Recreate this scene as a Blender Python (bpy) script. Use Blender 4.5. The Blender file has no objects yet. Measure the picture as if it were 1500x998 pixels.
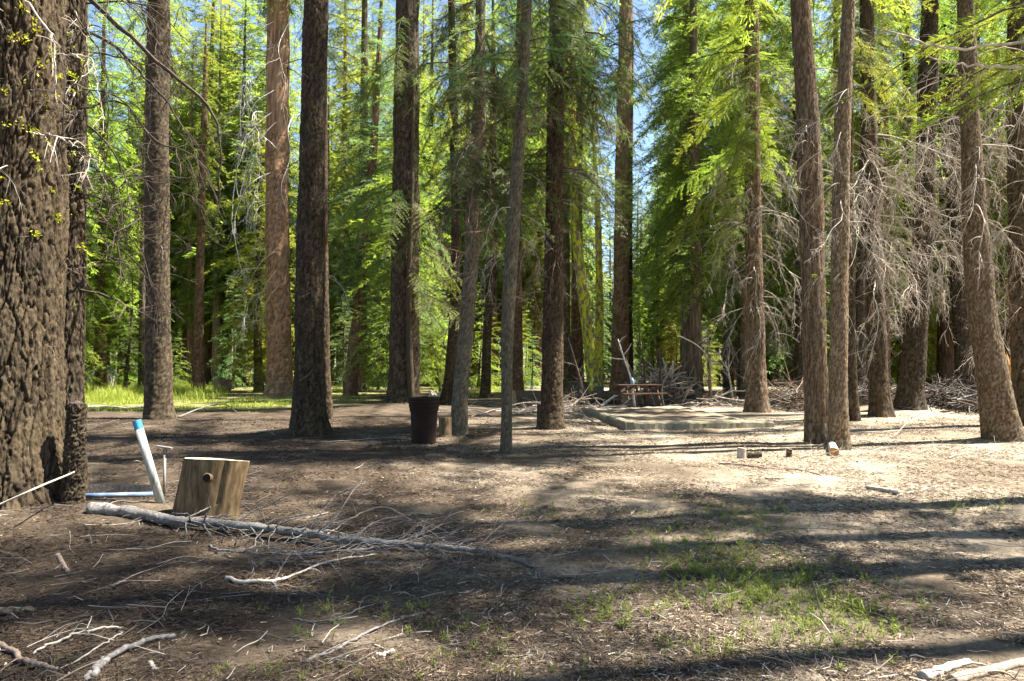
import bpy, math, random
import numpy as np
from mathutils import Vector, Matrix, Euler

R = math.radians
scene = bpy.context.scene
COL = scene.collection
rng = np.random.default_rng(7)
random.seed(7)

# ------------------------------------------------------------------ camera
SUN_EL, SUN_AZ = R(60.0), math.atan2(0.985, 0.17)      # sun high on the right
SUN = np.array([math.sin(SUN_AZ) * math.cos(SUN_EL), math.cos(SUN_AZ) * math.cos(SUN_EL), math.sin(SUN_EL)])
F = 1040.0                       # focal length in photo pixels (photo 1500 x 998)
HZ = 540.0                       # horizon row
CAM_H = 1.5
PITCH = math.atan((HZ - 499.0) / F)
cp, sp = math.cos(PITCH), math.sin(PITCH)
cam = bpy.data.cameras.new('camera')
cam.sensor_width = 36.0
cam.lens = 36.0 * F / 1500.0
cam.clip_end = 2000.0
cam.clip_start = 0.05
camo = bpy.data.objects.new('camera', cam)
COL.objects.link(camo)
camo.location = (0, 0, CAM_H)
camo.rotation_euler = (R(90) + PITCH, 0, 0)
scene.camera = camo


def ray(px, py):
    u = (px - 750.0) / F
    v = -(py - 499.0) / F
    return np.array([u, cp - v * sp, sp + v * cp])


def P(px, py, d):
    """point seen at a photo pixel, d metres ahead"""
    r = ray(px, py)
    return np.array([0, 0, CAM_H]) + r * (d / r[1])


MOUNDS = []


def gh(x, y):
    x = np.asarray(x, float)
    y = np.asarray(y, float)
    z = 0.035 * np.sin(.55 * x + 1) * np.sin(.43 * y + .3) + 0.018 * np.sin(1.7 * x + .4) * np.cos(1.3 * y + .5) \
        + 0.010 * np.sin(4.1 * x + 1.3 * y) * np.sin(3.3 * y - .8 * x)
    for mx, my, a, r in MOUNDS:
        z = z + a * np.exp(-((x - mx) ** 2 + (y - my) ** 2) / (r * r))
    return z


def G(px, py, dz=0.0):
    r = ray(px, py)
    z = 0.0
    for _ in range(6):
        t = (z - CAM_H) / r[2]
        q = np.array([r[0] * t, r[1] * t])
        z = float(gh(q[0], q[1]))
    return np.array([q[0], q[1], z + dz])


def D(py):
    return CAM_H * F / (py - HZ)


for px, py, a, r in ((592, 600, .22, 2.2), (1318, 606, .35, 1.6), (1195, 640, .10, 1.0), (455, 635, .12, 1.2),
                     (30, 770, .16, 1.3), (1468, 645, .12, 1.2), (290, 850, .07, .5), (1270, 612, .15, 1.4)):
    q = G(px, py)
    MOUNDS.append((q[0], q[1], a, r))

# ------------------------------------------------------------------ mesh helpers


class Buf:
    def __init__(s):
        s.V, s.F4, s.F3, s.M4, s.M3, s.A = [], [], [], [], [], []
        s.n = 0

    def add(s, V, F4=None, F3=None, m=0, a=None):
        V = np.asarray(V, float).reshape(-1, 3)
        if F4 is not None and len(F4):
            F4 = np.asarray(F4, np.int64).reshape(-1, 4)
            s.F4.append(F4 + s.n)
            s.M4.append(np.broadcast_to(np.asarray(m, np.int32), (len(F4),)))
        if F3 is not None and len(F3):
            F3 = np.asarray(F3, np.int64).reshape(-1, 3)
            s.F3.append(F3 + s.n)
            s.M3.append(np.broadcast_to(np.asarray(m, np.int32), (len(F3),)))
        s.V.append(V)
        s.A.append(np.broadcast_to(np.asarray(0.5 if a is None else a, float), (len(V),)))
        s.n += len(V)
        return s

    def quads(s, Q, m=0, a=None):
        Q = np.asarray(Q, float).reshape(-1, 4, 3)
        if a is not None:
            a = np.repeat(np.broadcast_to(np.asarray(a, float), (len(Q),)), 4)
        return s.add(Q.reshape(-1, 3), np.arange(len(Q) * 4).reshape(-1, 4), m=m, a=a)

    def arrays(s):
        V = np.concatenate(s.V) if s.V else np.zeros((0, 3))
        F4 = np.concatenate(s.F4) if s.F4 else np.zeros((0, 4), np.int64)
        F3 = np.concatenate(s.F3) if s.F3 else np.zeros((0, 3), np.int64)
        M4 = np.concatenate(s.M4) if s.M4 else np.zeros(0, np.int32)
        M3 = np.concatenate(s.M3) if s.M3 else np.zeros(0, np.int32)
        A = np.concatenate(s.A) if s.A else np.zeros(0)
        return V, F4, F3, M4, M3, A

    def mesh(s, name, mats, smooth=False, tone=False):
        V, F4, F3, M4, M3, A = s.arrays()
        me = bpy.data.meshes.new(name)
        me.vertices.add(len(V))
        me.vertices.foreach_set('co', V.astype(np.float32).ravel())
        li = np.concatenate([F4.ravel(), F3.ravel()]).astype(np.int32)
        ls = np.concatenate([np.arange(len(F4)) * 4, len(F4) * 4 + np.arange(len(F3)) * 3]).astype(np.int32)
        me.loops.add(len(li))
        me.loops.foreach_set('vertex_index', li)
        me.polygons.add(len(ls))
        me.polygons.foreach_set('loop_start', ls)
        if not isinstance(mats, (list, tuple)):
            mats = [mats]
        for m in mats:
            me.materials.append(m)
        me.polygons.foreach_set('material_index', np.concatenate([M4, M3]).astype(np.int32))
        me.polygons.foreach_set('use_smooth', np.full(len(ls), bool(smooth)))
        if tone:
            at = me.attributes.new('tone', 'FLOAT', 'POINT')
            at.data.foreach_set('value', A.astype(np.float32))
        me.update(calc_edges=True)
        return me

    def obj(s, name, mats, parent=None, smooth=False, tone=False, loc=None):
        return link(name, s.mesh(name, mats, smooth, tone), parent, loc)


def link(name, me, parent=None, loc=None):
    o = bpy.data.objects.new(name, me)
    COL.objects.link(o)
    if parent is not None:
        o.parent = parent
    if loc is not None:
        o.location = [float(c) for c in loc]
    return o


def tag(o, label, cat, group=None, kind=None):
    if label:
        o['label'] = label
    if cat:
        o['category'] = cat
    if group:
        o['group'] = group
    if kind:
        o['kind'] = kind
    return o


def thing(name, label, cat, loc=(0, 0, 0), rz=0.0, group=None):
    o = bpy.data.objects.new(name, None)
    COL.objects.link(o)
    o.location = [float(c) for c in loc]
    o.rotation_euler = (0, 0, rz)
    o.empty_display_size = .2
    return tag(o, label, cat, group)


def smooth_path(pts, n):
    """Catmull-Rom through points (k,c) -> n samples"""
    p = np.asarray(pts, float)
    if len(p) == 2:
        t = np.linspace(0, 1, n)[:, None]
        return p[0] * (1 - t) + p[1] * t
    e = np.vstack([2 * p[0] - p[1], p, 2 * p[-1] - p[-2]])
    u = np.linspace(0, len(p) - 1 - 1e-9, n)
    i = u.astype(int)
    t = (u - i)[:, None]
    a, b, c, d = e[i], e[i + 1], e[i + 2], e[i + 3]
    return .5 * ((2 * b) + (c - a) * t + (2 * a - 5 * b + 4 * c - d) * t ** 2 + (3 * b - a - 3 * c + d) * t ** 3)


def tube(P_, R_, sides=6, cap=True, rough=0.0, rg=None):
    """returns V, F4, F3"""
    P_ = np.asarray(P_, float)
    n = len(P_)
    R_ = np.broadcast_to(np.asarray(R_, float), (n,))
    T = np.gradient(P_, axis=0)
    T /= np.linalg.norm(T, axis=1, keepdims=True) + 1e-12
    ax = np.zeros(3)
    ax[np.argmin(np.abs(T).mean(axis=0))] = 1
    N = np.cross(T, ax)
    N /= np.linalg.norm(N, axis=1, keepdims=True) + 1e-12
    B = np.cross(T, N)
    th = np.arange(sides) * 2 * np.pi / sides
    rr = R_[:, None] * np.ones((1, sides))
    if rough and rg is not None:
        rr = rr * (1 + rough * rg.standard_normal((n, sides)))
    V = P_[:, None, :] + rr[..., None] * (np.cos(th)[None, :, None] * N[:, None, :] + np.sin(th)[None, :, None] * B[:, None, :])
    i = np.arange(n - 1)[:, None] * sides
    j = np.arange(sides)[None, :]
    k = (j + 1) % sides
    F4 = np.stack([i + j, i + k, i + sides + k, i + sides + j], -1).reshape(-1, 4)
    V = V.reshape(-1, 3)
    F3 = None
    if cap:
        c0, c1 = len(V), len(V) + 1
        V = np.vstack([V, P_[:1], P_[-1:]])
        j = np.arange(sides)
        k = (j + 1) % sides
        o = (n - 1) * sides
        F3 = np.vstack([np.stack([k, j, np.full(sides, c0)], -1), np.stack([o + j, o + k, np.full(sides, c1)], -1)])
    return V, F4, F3


def box(buf, c, s, rot=None, m=0, a=None):
    v = np.array([[x, y, z] for x in (-.5, .5) for y in (-.5, .5) for z in (-.5, .5)]) * np.array(s)
    if rot is not None:
        v = v @ np.array(rot).T
    f = [[0, 1, 3, 2], [4, 6, 7, 5], [0, 4, 5, 1], [2, 3, 7, 6], [0, 2, 6, 4], [1, 5, 7, 3]]
    buf.add(v + np.array(c), f, m=m, a=a)


def rotm(rx=0, ry=0, rz=0):
    return np.array(Euler((rx, ry, rz)).to_matrix())


def vor(u, v, nu, seed):
    """jittered cell noise, u wraps over nu cells; returns F1, F2, id"""
    iu, iv = np.floor(u).astype(int), np.floor(v).astype(int)
    f1 = np.full(u.shape, 9.)
    f2 = np.full(u.shape, 9.)
    ident = np.zeros(u.shape)
    for du in (-1, 0, 1):
        for dv in (-1, 0, 1):
            cu, cv = iu + du, iv + dv
            h = ((cu % nu) * 73856093) ^ (cv * 19349663) ^ (seed * 83492791)
            a = np.modf(np.abs(np.sin((h % 100003) * 12.9898)) * 43758.5453)[0]
            b = np.modf(np.abs(np.sin((h % 99991) * 78.233 + 1.3)) * 24634.6345)[0]
            d = np.hypot(cu + a - u, cv + b - v)
            near = d < f1
            f2 = np.where(near, f1, np.minimum(f2, d))
            ident = np.where(near, a, ident)
            f1 = np.where(near, d, f1)
    return f1, f2, ident


def vnoise(u, v, nu, seed):
    iu, iv = np.floor(u).astype(int), np.floor(v).astype(int)
    fu, fv = u - iu, v - iv
    fu, fv = fu * fu * (3 - 2 * fu), fv * fv * (3 - 2 * fv)

    def h(a, b):
        k = (((a % nu) * 73856093) ^ (b * 19349663) ^ (seed * 83492791)) % 100003
        return np.modf(np.abs(np.sin(k * 12.9898)) * 43758.5453)[0]
    return (h(iu, iv) * (1 - fu) + h(iu + 1, iv) * fu) * (1 - fv) + (h(iu, iv + 1) * (1 - fu) + h(iu + 1, iv + 1) * fu) * fv - .5


# ------------------------------------------------------------------ materials


def mat(name):
    m = bpy.data.materials.new(name)
    m.use_nodes = True
    nt = m.node_tree
    nt.nodes.clear()
    return m, nt


def nd(nt, kind, **kw):
    n = nt.nodes.new(kind)
    for k, v in kw.items():
        if hasattr(n, k):
            setattr(n, k, v)
        else:
            n.inputs[k.replace('_', ' ')].default_value = v
    return n


def ramp(nt, fac, stops, interp='LINEAR'):
    n = nt.nodes.new('ShaderNodeValToRGB')
    n.color_ramp.interpolation = interp
    el = n.color_ramp.elements
    while len(el) > 1:
        el.remove(el[-1])
    el[0].position, el[0].color = stops[0][0], (*stops[0][1], 1) if len(stops[0][1]) == 3 else stops[0][1]
    for p, c in stops[1:]:
        e = el.new(p)
        e.color = (*c, 1)
    nt.links.new(fac, n.inputs[0])
    return n.outputs[0]


def noise(nt, vec, scale, detail=4, rough=.6, distort=0.0):
    n = nt.nodes.new('ShaderNodeTexNoise')
    n.inputs['Scale'].default_value = scale
    n.inputs['Detail'].default_value = detail
    n.inputs['Roughness'].default_value = rough
    n.inputs['Distortion'].default_value = distort
    if vec is not None:
        nt.links.new(vec, n.inputs['Vector'])
    return n


def mapping(nt, vec, scale):
    n = nt.nodes.new('ShaderNodeMapping')
    n.inputs['Scale'].default_value = scale
    nt.links.new(vec, n.inputs['Vector'])
    return n.outputs[0]


def mixc(nt, fac, a, b, mode='MIX'):
    n = nt.nodes.new('ShaderNodeMix')
    n.data_type = 'RGBA'
    n.blend_type = mode
    if isinstance(fac, (int, float)):
        n.inputs[0].default_value = fac
    else:
        nt.links.new(fac, n.inputs[0])
    for s, i in ((a, 6), (b, 7)):
        if isinstance(s, tuple):
            n.inputs[i].default_value = (*s, 1) if len(s) == 3 else s
        else:
            nt.links.new(s, n.inputs[i])
    return n.outputs[2]


def math_(nt, op, a, b=None, clamp=False):
    n = nt.nodes.new('ShaderNodeMath')
    n.operation = op
    n.use_clamp = clamp
    for s, i in ((a, 0), (b, 1)):
        if s is None:
            continue
        if isinstance(s, (int, float)):
            n.inputs[i].default_value = s
        else:
            nt.links.new(s, n.inputs[i])
    return n.outputs[0]


def finish(nt, color, rough=.9, bump=None, bstr=.5, bdist=.01, spec=.2, shader=None):
    b = nt.nodes.new('ShaderNodeBsdfPrincipled')
    if isinstance(color, tuple):
        b.inputs['Base Color'].default_value = (*color, 1)
    else:
        nt.links.new(color, b.inputs['Base Color'])
    b.inputs['Roughness'].default_value = rough
    b.inputs['Specular IOR Level'].default_value = spec
    if bump is not None:
        k = nt.nodes.new('ShaderNodeBump')
        k.inputs['Strength'].default_value = bstr
        k.inputs['Distance'].default_value = bdist
        nt.links.new(bump, k.inputs['Height'])
        nt.links.new(k.outputs[0], b.inputs['Normal'])
    o = nt.nodes.new('ShaderNodeOutputMaterial')
    nt.links.new(b.outputs[0], o.inputs[0])
    return b


def objco(nt):
    return nt.nodes.new('ShaderNodeTexCoord').outputs['Object']


def bark(name, dark, mid, light, scale=14., stretch=.2, lichen=0.0, lcol=(.42, .45, .05), attr=True, lat=.45, pale=0.0):
    dark, mid, light = [(c[0], c[1] * 1.0, c[2] * .82) for c in (dark, mid, light)]
    m, nt = mat(name)
    co = objco(nt)
    wob = noise(nt, co, 2.3, 3)
    n1 = noise(nt, mapping(nt, co, (scale, scale, scale * stretch)), 1.0, 6, .65, .6)
    n2 = noise(nt, mapping(nt, co, (scale * 4, scale * 4, scale * 1.2)), 1.0, 4, .7)
    if attr:
        at = nt.nodes.new('ShaderNodeAttribute')
        at.attribute_name = 'tone'
        base = math_(nt, 'ADD', math_(nt, 'MULTIPLY', at.outputs['Fac'], .52), math_(nt, 'MULTIPLY', n1.outputs[0], .75))
        base = math_(nt, 'SUBTRACT', base, .14)
    else:
        v = nt.nodes.new('ShaderNodeTexVoronoi')
        v.feature = 'DISTANCE_TO_EDGE'
        v.inputs['Scale'].default_value = 1.0
        nt.links.new(mapping(nt, co, (scale * .7, scale * .7, scale * .7 * stretch)), v.inputs['Vector'])
        base = math_(nt, 'ADD', math_(nt, 'MULTIPLY', v.outputs['Distance'], .9, True), math_(nt, 'MULTIPLY', n1.outputs[0], .6))
    h = math_(nt, 'ADD', base, math_(nt, 'MULTIPLY', math_(nt, 'SUBTRACT', n2.outputs[0], .5), .5))
    c = ramp(nt, h, [(.18, dark), (lat, mid), (.82, light)])
    c = mixc(nt, math_(nt, 'MULTIPLY', ramp(nt, wob.outputs[0], [(.35, (0, 0, 0)), (.7, (1, 1, 1))]), .35), c, (.95 * sum(mid) / 3, .90 * sum(mid) / 3, .74 * sum(mid) / 3))
    info = nt.nodes.new('ShaderNodeObjectInfo')
    hsv = nt.nodes.new('ShaderNodeHueSaturation')
    nt.links.new(math_(nt, 'ADD', math_(nt, 'MULTIPLY', info.outputs['Random'], .5), .75), hsv.inputs['Value'])
    nt.links.new(c, hsv.inputs['Color'])
    c = hsv.outputs[0]
    if lichen:
        ln = noise(nt, mapping(nt, co, (3, 3, 1.2)), 2.2, 6, .72)
        lm = ramp(nt, ln.outputs[0], [(.72 - .3 * lichen, (0, 0, 0)), (.78 - .28 * lichen, (1, 1, 1))])
        c = mixc(nt, lm, c, lcol)
    finish(nt, c, .95, h, .8, .03, .1)
    return m


def leaf_mat(name, c1, c2, trans=.42, spread=.07):
    m, nt = mat(name)
    info = nt.nodes.new('ShaderNodeObjectInfo')
    at = nt.nodes.new('ShaderNodeAttribute')
    at.attribute_name = 'tone'
    nz = noise(nt, objco(nt), .9, 3)
    f = math_(nt, 'ADD', math_(nt, 'MULTIPLY', at.outputs['Fac'], .7), math_(nt, 'SUBTRACT', math_(nt, 'MULTIPLY', nz.outputs[0], .8), .25), True)
    c = mixc(nt, f, c1, c2)
    hsv = nt.nodes.new('ShaderNodeHueSaturation')
    nt.links.new(math_(nt, 'ADD', math_(nt, 'MULTIPLY', info.outputs['Random'], spread), .5 - spread * .45), hsv.inputs['Hue'])
    nt.links.new(math_(nt, 'ADD', math_(nt, 'MULTIPLY', info.outputs['Random'], .3), .85), hsv.inputs['Value'])
    nt.links.new(c, hsv.inputs['Color'])
    d = nt.nodes.new('ShaderNodeBsdfPrincipled')
    nt.links.new(hsv.outputs[0], d.inputs['Base Color'])
    d.inputs['Roughness'].default_value = .55
    d.inputs['Specular IOR Level'].default_value = .25
    t = nt.nodes.new('ShaderNodeBsdfTranslucent')
    warm = mixc(nt, .45, hsv.outputs[0], (1.0, .95, .30), 'MULTIPLY')
    hs2 = nt.nodes.new('ShaderNodeHueSaturation')
    hs2.inputs['Value'].default_value = 2.0
    nt.links.new(warm, hs2.inputs['Color'])
    nt.links.new(hs2.outputs[0], t.inputs['Color'])
    mx = nt.nodes.new('ShaderNodeMixShader')
    mx.inputs[0].default_value = trans
    nt.links.new(d.outputs[0], mx.inputs[1])
    nt.links.new(t.outputs[0], mx.inputs[2])
    o = nt.nodes.new('ShaderNodeOutputMaterial')
    nt.links.new(mx.outputs[0], o.inputs[0])
    return m


def twig_mat(name, c1, c2, lichen=None):
    m, nt = mat(name)
    co = objco(nt)
    n = noise(nt, co, 9, 4, .7)
    c = ramp(nt, n.outputs[0], [(.3, c1), (.65, c2)])
    if lichen:
        n2 = noise(nt, co, 3.1, 4, .6)
        c = mixc(nt, ramp(nt, n2.outputs[0], [(.5, (0, 0, 0)), (.62, (1, 1, 1))]), c, lichen)
    finish(nt, c, .9, n.outputs[0], .4, .004)
    return m


def tone_mat(name, stops, rough=.9):
    m, nt = mat(name)
    at = nt.nodes.new('ShaderNodeAttribute')
    at.attribute_name = 'tone'
    finish(nt, ramp(nt, at.outputs['Fac'], stops), rough)
    return m


M = {}
M['pine_bark'] = bark('pine_bark', (.008, .0055, .004), (.044, .030, .021), (.120, .088, .064), 24, .5, .0)
M['grey_bark'] = bark('grey_bark', (.010, .007, .005), (.048, .034, .026), (.125, .096, .072), 26, .10)
M['grey_bark_lichen'] = bark('grey_bark_lichen', (.010, .007, .005), (.048, .034, .026), (.125, .096, .072), 26, .10, .32, (.13, .15, .025))
M['red_bark'] = bark('red_bark', (.024, .012, .008), (.12, .064, .044), (.25, .155, .112), 20, .12)
M['sunlit_red_bark'] = bark('sunlit_red_bark', (.05, .025, .015), (.25, .135, .090), (.48, .32, .23), 18, .14)  # paler copy of the red bark, sunlight put into its colour
M['red_bark_lichen'] = bark('red_bark_lichen', (.045, .022, .013), (.21, .105, .070), (.40, .25, .175), 18, .14, .30, (.42, .42, .05))  # red bark brightened for sunlight likewise, with lichen patches
M['cedar_bark'] = bark('cedar_bark', (.022, .014, .010), (.100, .064, .046), (.235, .172, .130), 28, .06)
M['brown_bark'] = bark('brown_bark', (.010, .007, .005), (.050, .033, .023), (.120, .086, .062), 26, .09)
M['thin_bark'] = bark('thin_bark', (.03, .024, .019), (.10, .082, .064), (.21, .18, .147), 34, .5)
M['tan_bark'] = bark('tan_bark', (.035, .021, .014), (.135, .090, .062), (.31, .245, .19), 30, .22)
M['moss_bark'] = bark('moss_bark', (.05, .04, .03), (.20, .155, .11), (.36, .30, .22), 18, .2, .85, (.60, .58, .035))
M['far_bark_grey'] = bark('far_bark_grey', (.03, .022, .017), (.11, .08, .062), (.24, .19, .15), 9, .16, attr=False)
M['far_bark_red'] = bark('far_bark_red', (.04, .022, .015), (.16, .088, .06), (.30, .19, .14), 9, .16, attr=False)
M['leaf_fir'] = leaf_mat('fir_needles', (.075, .110, .021), (.200, .242, .048), .58)
M['leaf_blue'] = leaf_mat('bluish_fir_needles', (.062, .108, .042), (.165, .235, .095), .48, .05)
M['leaf_bright'] = leaf_mat('bright_needles', (.104, .144, .020), (.228, .266, .044), .57, .05)
M['leaf_shaded_olive'] = leaf_mat('shaded_fir_needles', (.036, .052, .018), (.090, .115, .036), .40, .04)  # darker green puts crown shade into the needle colour
M['twig_dark'] = twig_mat('dark_twig', (.028, .021, .016), (.09, .068, .050))
M['twig_pale'] = twig_mat('pale_dead_twig', (.19, .155, .12), (.54, .47, .385))
M['twig_white'] = twig_mat('bleached_twig', (.36, .33, .28), (.66, .62, .54))
M['twig_moss'] = twig_mat('lichened_twig', (.20, .17, .12), (.42, .38, .30), (.42, .44, .05))
M['twig_brown'] = twig_mat('brown_dead_twig', (.09, .06, .042), (.26, .185, .13))

# ------------------------------------------------------------------ foliage


def spray(rg, L, fine, droop=.22, wid=.42, ragged=.15):
    """one live conifer limb along +X: woody axis + flat side sprays of short needle strips. Returns Buf"""
    b = Buf()
    sp_t, sp_f, fl, fw = {'fine': (.055, .032, .062, .0135), 'mid': (.12, .07, .15, .036), 'coarse': (.20, .13, .26, .075)}[fine]
    n = 9
    t = np.linspace(0, 1, n)
    side = rg.normal(0, .05) * L
    ax = np.stack([t * L, side * t * t, -droop * L * t ** 1.7 + .10 * L * np.sin(t * 3.1)], -1)
    ax += rg.normal(0, .012 * L, ax.shape) * t[:, None]
    V, F4, F3 = tube(ax, .004 + .013 * L / 2.5 * (1 - t), 4, False)
    b.add(V, F4, m=1)
    Q, A = [], []

    def on(tt):
        return np.array([np.interp(tt, t, ax[:, k]) for k in range(3)])
    nt_ = int(L / sp_t)
    for i in range(nt_):
        tt = .10 + .90 * (i + rg.uniform(-.3, .3)) / nt_
        if tt > 1 or tt < .06 or rg.random() < ragged:
            continue
        sh = (tt / .35) ** .7 if tt < .35 else ((1.05 - tt) / .70) ** .75
        for s in (-1, 1):
            l = wid * L * sh * rg.uniform(.55, 1.1)
            if l < .06:
                l = .08
            a = s * R(rg.uniform(42, 66))
            d = np.array([math.cos(a), math.sin(a), rg.uniform(-.62, .12)])
            d /= np.linalg.norm(d)
            o = on(tt)
            m_ = max(2, int(l / sp_f))
            u = (np.arange(m_) + rg.uniform(.1, .9, m_)) / m_
            bend = np.stack([0 * u, 0 * u, -.16 * l * u * u], -1)
            base = o + d * (u * l)[:, None] + bend
            lat = np.cross(d, [0, 0, 1.])
            lat /= np.linalg.norm(lat)
            for s2 in (-1, 1):
                fa = R(1) * rg.uniform(28, 58, m_)
                fd = d[None] * np.cos(fa)[:, None] + s2 * lat[None] * np.sin(fa)[:, None] + np.array([0, 0, 1.]) * rg.normal(-.06, .22, m_)[:, None]
                le = fl * rg.uniform(.7, 1.5, m_) * (1.15 - .6 * u)
                w = fw * rg.uniform(.7, 1.3, m_)
                nrm = np.cross(fd, [0, 0, 1.])
                nrm /= np.linalg.norm(nrm, axis=1, keepdims=True) + 1e-9
                nrm = nrm + np.array([0, 0, 1.]) * rg.normal(0, .35, m_)[:, None]
                tip = base + fd * le[:, None]
                mid = base + fd * (le * .5)[:, None]
                Q.append(np.stack([base, mid + nrm * w[:, None] * .5, tip, mid - nrm * w[:, None] * .5], 1))
                A.append(np.clip(.35 * u + rg.uniform(.05, .6) * np.ones(m_) + rg.normal(0, .1, m_), 0, 1))
            # the side axis itself
            w = fw * .35
            e = o + d * l + np.array([0, 0, -.16 * l])
            Q.append(np.stack([o - lat * w, o + lat * w, e + lat * w * .4, e - lat * w * .4])[None])
            A.append(np.array([.2]))
    b.quads(np.concatenate(Q), 0, np.concatenate(A))
    return b


def place(dst, arr, S, Rm, T, m=None):
    V, F4, F3, M4, M3, A = arr
    dst.F4.append(F4 + dst.n)
    dst.M4.append(M4)
    dst.V.append((V * S) @ Rm.T + T)
    dst.A.append(A)
    dst.n += len(V)


rg = np.random.default_rng(11)
SPR = {k: [spray(rg, L, k, dr, w, rag).arrays() for L, dr, w, rag in
           ((2.6, .26, .27, .25), (2.4, .40, .24, .3), (2.8, .20, .30, .3), (2.2, .50, .26, .25), (2.6, .34, .22, .4))[:nn]]
       for k, nn in (('fine', 5), ('mid', 5), ('coarse', 5))}


def crown_mesh(name, seed, lod, H, Lb, n, leaf, low=-22, high=28, gap=.2, power=.8, bare=0.0):
    """crown standing on z=0, H tall; limbs of length Lb at the bottom"""
    g = np.random.default_rng(seed)
    b = Buf()
    T = SPR[lod]
    az = g.uniform(0, 6.28)
    for i in range(n):
        f = (i + g.uniform(0, 1)) / n
        f = f ** 1.12
        z = f * H
        az += 2.399 + g.normal(0, .35)
        if g.random() < gap * (1.2 - f):
            continue
        L = Lb * ((1 - f) ** power + .06) * g.uniform(.55, 1.12)
        if f < .12:
            L *= .6 + .4 * f / .12
        arr = T[g.integers(len(T))]
        s = L / 2.5
        pitch = R(low + (high - low) * f ** 1.2 + g.normal(0, 8))
        rm = rotm(0, 0, az) @ rotm(g.normal(0, .18), -pitch, 0)
        sv = np.array([s, s * g.uniform(.85, 1.25), s])
        place(b, arr, sv, rm, np.array([0, 0, z]))
    return b.mesh(name, [leaf, M['twig_dark']], tone=True)


NEAR = [  # (mesh, height) fine crowns for trees within ~25 m
    (crown_mesh('crown', 101, 'fine', 15, 3.0, 105, M['leaf_fir'], -30, 25, .25), 15),
    (crown_mesh('crown', 102, 'fine', 17, 2.4, 110, M['leaf_shaded_olive'], -34, 20, .3), 17),
    (crown_mesh('crown', 103, 'fine', 14, 3.2, 95, M['leaf_bright'], -30, 25, .25), 14),
    (crown_mesh('crown', 104, 'fine', 16, 2.6, 100, M['leaf_blue'], -25, 25, .3), 16),
]
MIDC = [
    (crown_mesh('crown', 201, 'mid', 24, 4.2, 250, M['leaf_fir'], -28, 25, .16, .5), 24),
    (crown_mesh('crown', 202, 'mid', 28, 4.2, 270, M['leaf_bright'], -34, 20, .16, .45), 28),
    (crown_mesh('crown', 203, 'mid', 22, 4.2, 250, M['leaf_blue'], -26, 25, .12, .6), 22),
    (crown_mesh('crown', 204, 'mid', 22, 3.0, 170, M['leaf_fir'], -32, 20, .22, .5), 25),
    (crown_mesh('crown', 205, 'mid', 15, 3.8, 190, M['leaf_bright'], -22, 28, .12, .6), 15),
]
FARC = [
    (crown_mesh('crown', 301, 'coarse', 28, 5.0, 290, M['leaf_fir'], -26, 25, .1, .55), 28),
    (crown_mesh('crown', 302, 'coarse', 32, 4.8, 320, M['leaf_bright'], -32, 20, .1, .5), 32),
    (crown_mesh('crown', 303, 'coarse', 24, 5.0, 260, M['leaf_blue'], -24, 25, .1, .6), 24),
    (crown_mesh('crown', 304, 'coarse', 30, 4.2, 280, M['leaf_fir'], -32, 20, .12, .5), 30),
]
SAPL = [
    (crown_mesh('crown', 401, 'fine', 3.2, 1.0, 46, M['leaf_bright'], -5, 40, .08, .9), 3.2),
    (crown_mesh('crown', 402, 'fine', 5.0, 1.5, 60, M['leaf_fir'], -8, 35, .08, .9), 5.0),
    (crown_mesh('crown', 403, 'mid', 8.0, 2.2, 80, M['leaf_blue'], -12, 32, .06, .85), 8.0),
    (crown_mesh('crown', 404, 'mid', 8.0, 2.4, 80, M['leaf_bright'], -12, 32, .06, .85), 8.0),
]

# ------------------------------------------------------------------ dead limbs


def dead_limb(seed, L, kind, thick=1.0):
    g = np.random.default_rng(seed)
    b = Buf()

    def grow(o, d, l, r, lev):
        n = (9, 6, 4, 3)[lev]
        p = [np.array(o, float)]
        d = np.array(d, float)
        step = l / n
        curl = g.normal(0, .25, 3)
        for i in range(n):
            f = i / n
            if kind == 'curl':
                d = d + np.array([0, 0, -1.]) * (.34 if lev == 0 else .20) + curl * (.35 if lev else .2) + g.normal(0, .12, 3)
                if f > .55 and lev == 0:
                    d = d + np.array([-.10, 0, .15])
            elif kind == 'fan':
                d = d + np.array([0, 0, -1.]) * .16 + g.normal(0, .16, 3)
            else:
                d = d + np.array([0, 0, -1.]) * .05 + g.normal(0, .13, 3)
            d /= np.linalg.norm(d)
            p.append(p[-1] + d * step)
        p = np.array(p)
        t = np.linspace(0, 1, n + 1)
        V, F4, F3 = tube(p, r * (1 - .75 * t), 5 if lev == 0 else 3, False)
        b.add(V, F4)
        if lev >= (3 if kind == 'fan' else 2):
            return
        k = {'curl': (8, 3), 'fan': (13, 6, 3), 'spike': (7, 2)}[kind][lev]
        for _ in range(k):
            tt = g.uniform(.18, .98)
            o2 = np.array([np.interp(tt, t, p[:, c]) for c in range(3)])
            i = min(n - 1, int(tt * n))
            dm = p[i + 1] - p[i]
            dm /= np.linalg.norm(dm)
            d2 = dm * .75 + g.normal(0, .62, 3)
            if kind != 'spike':
                d2[2] -= .25
            d2 /= np.linalg.norm(d2)
            grow(o2, d2, l * g.uniform(.22, .5) * (1.15 - .5 * tt), r * .55, lev + 1)
    d0 = {'curl': [1, 0, .15], 'fan': [1, 0, -.25], 'spike': [1, 0, -.1]}[kind]
    grow([0, 0, 0], d0, L, .0115 * thick, 0)
    return b


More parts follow.
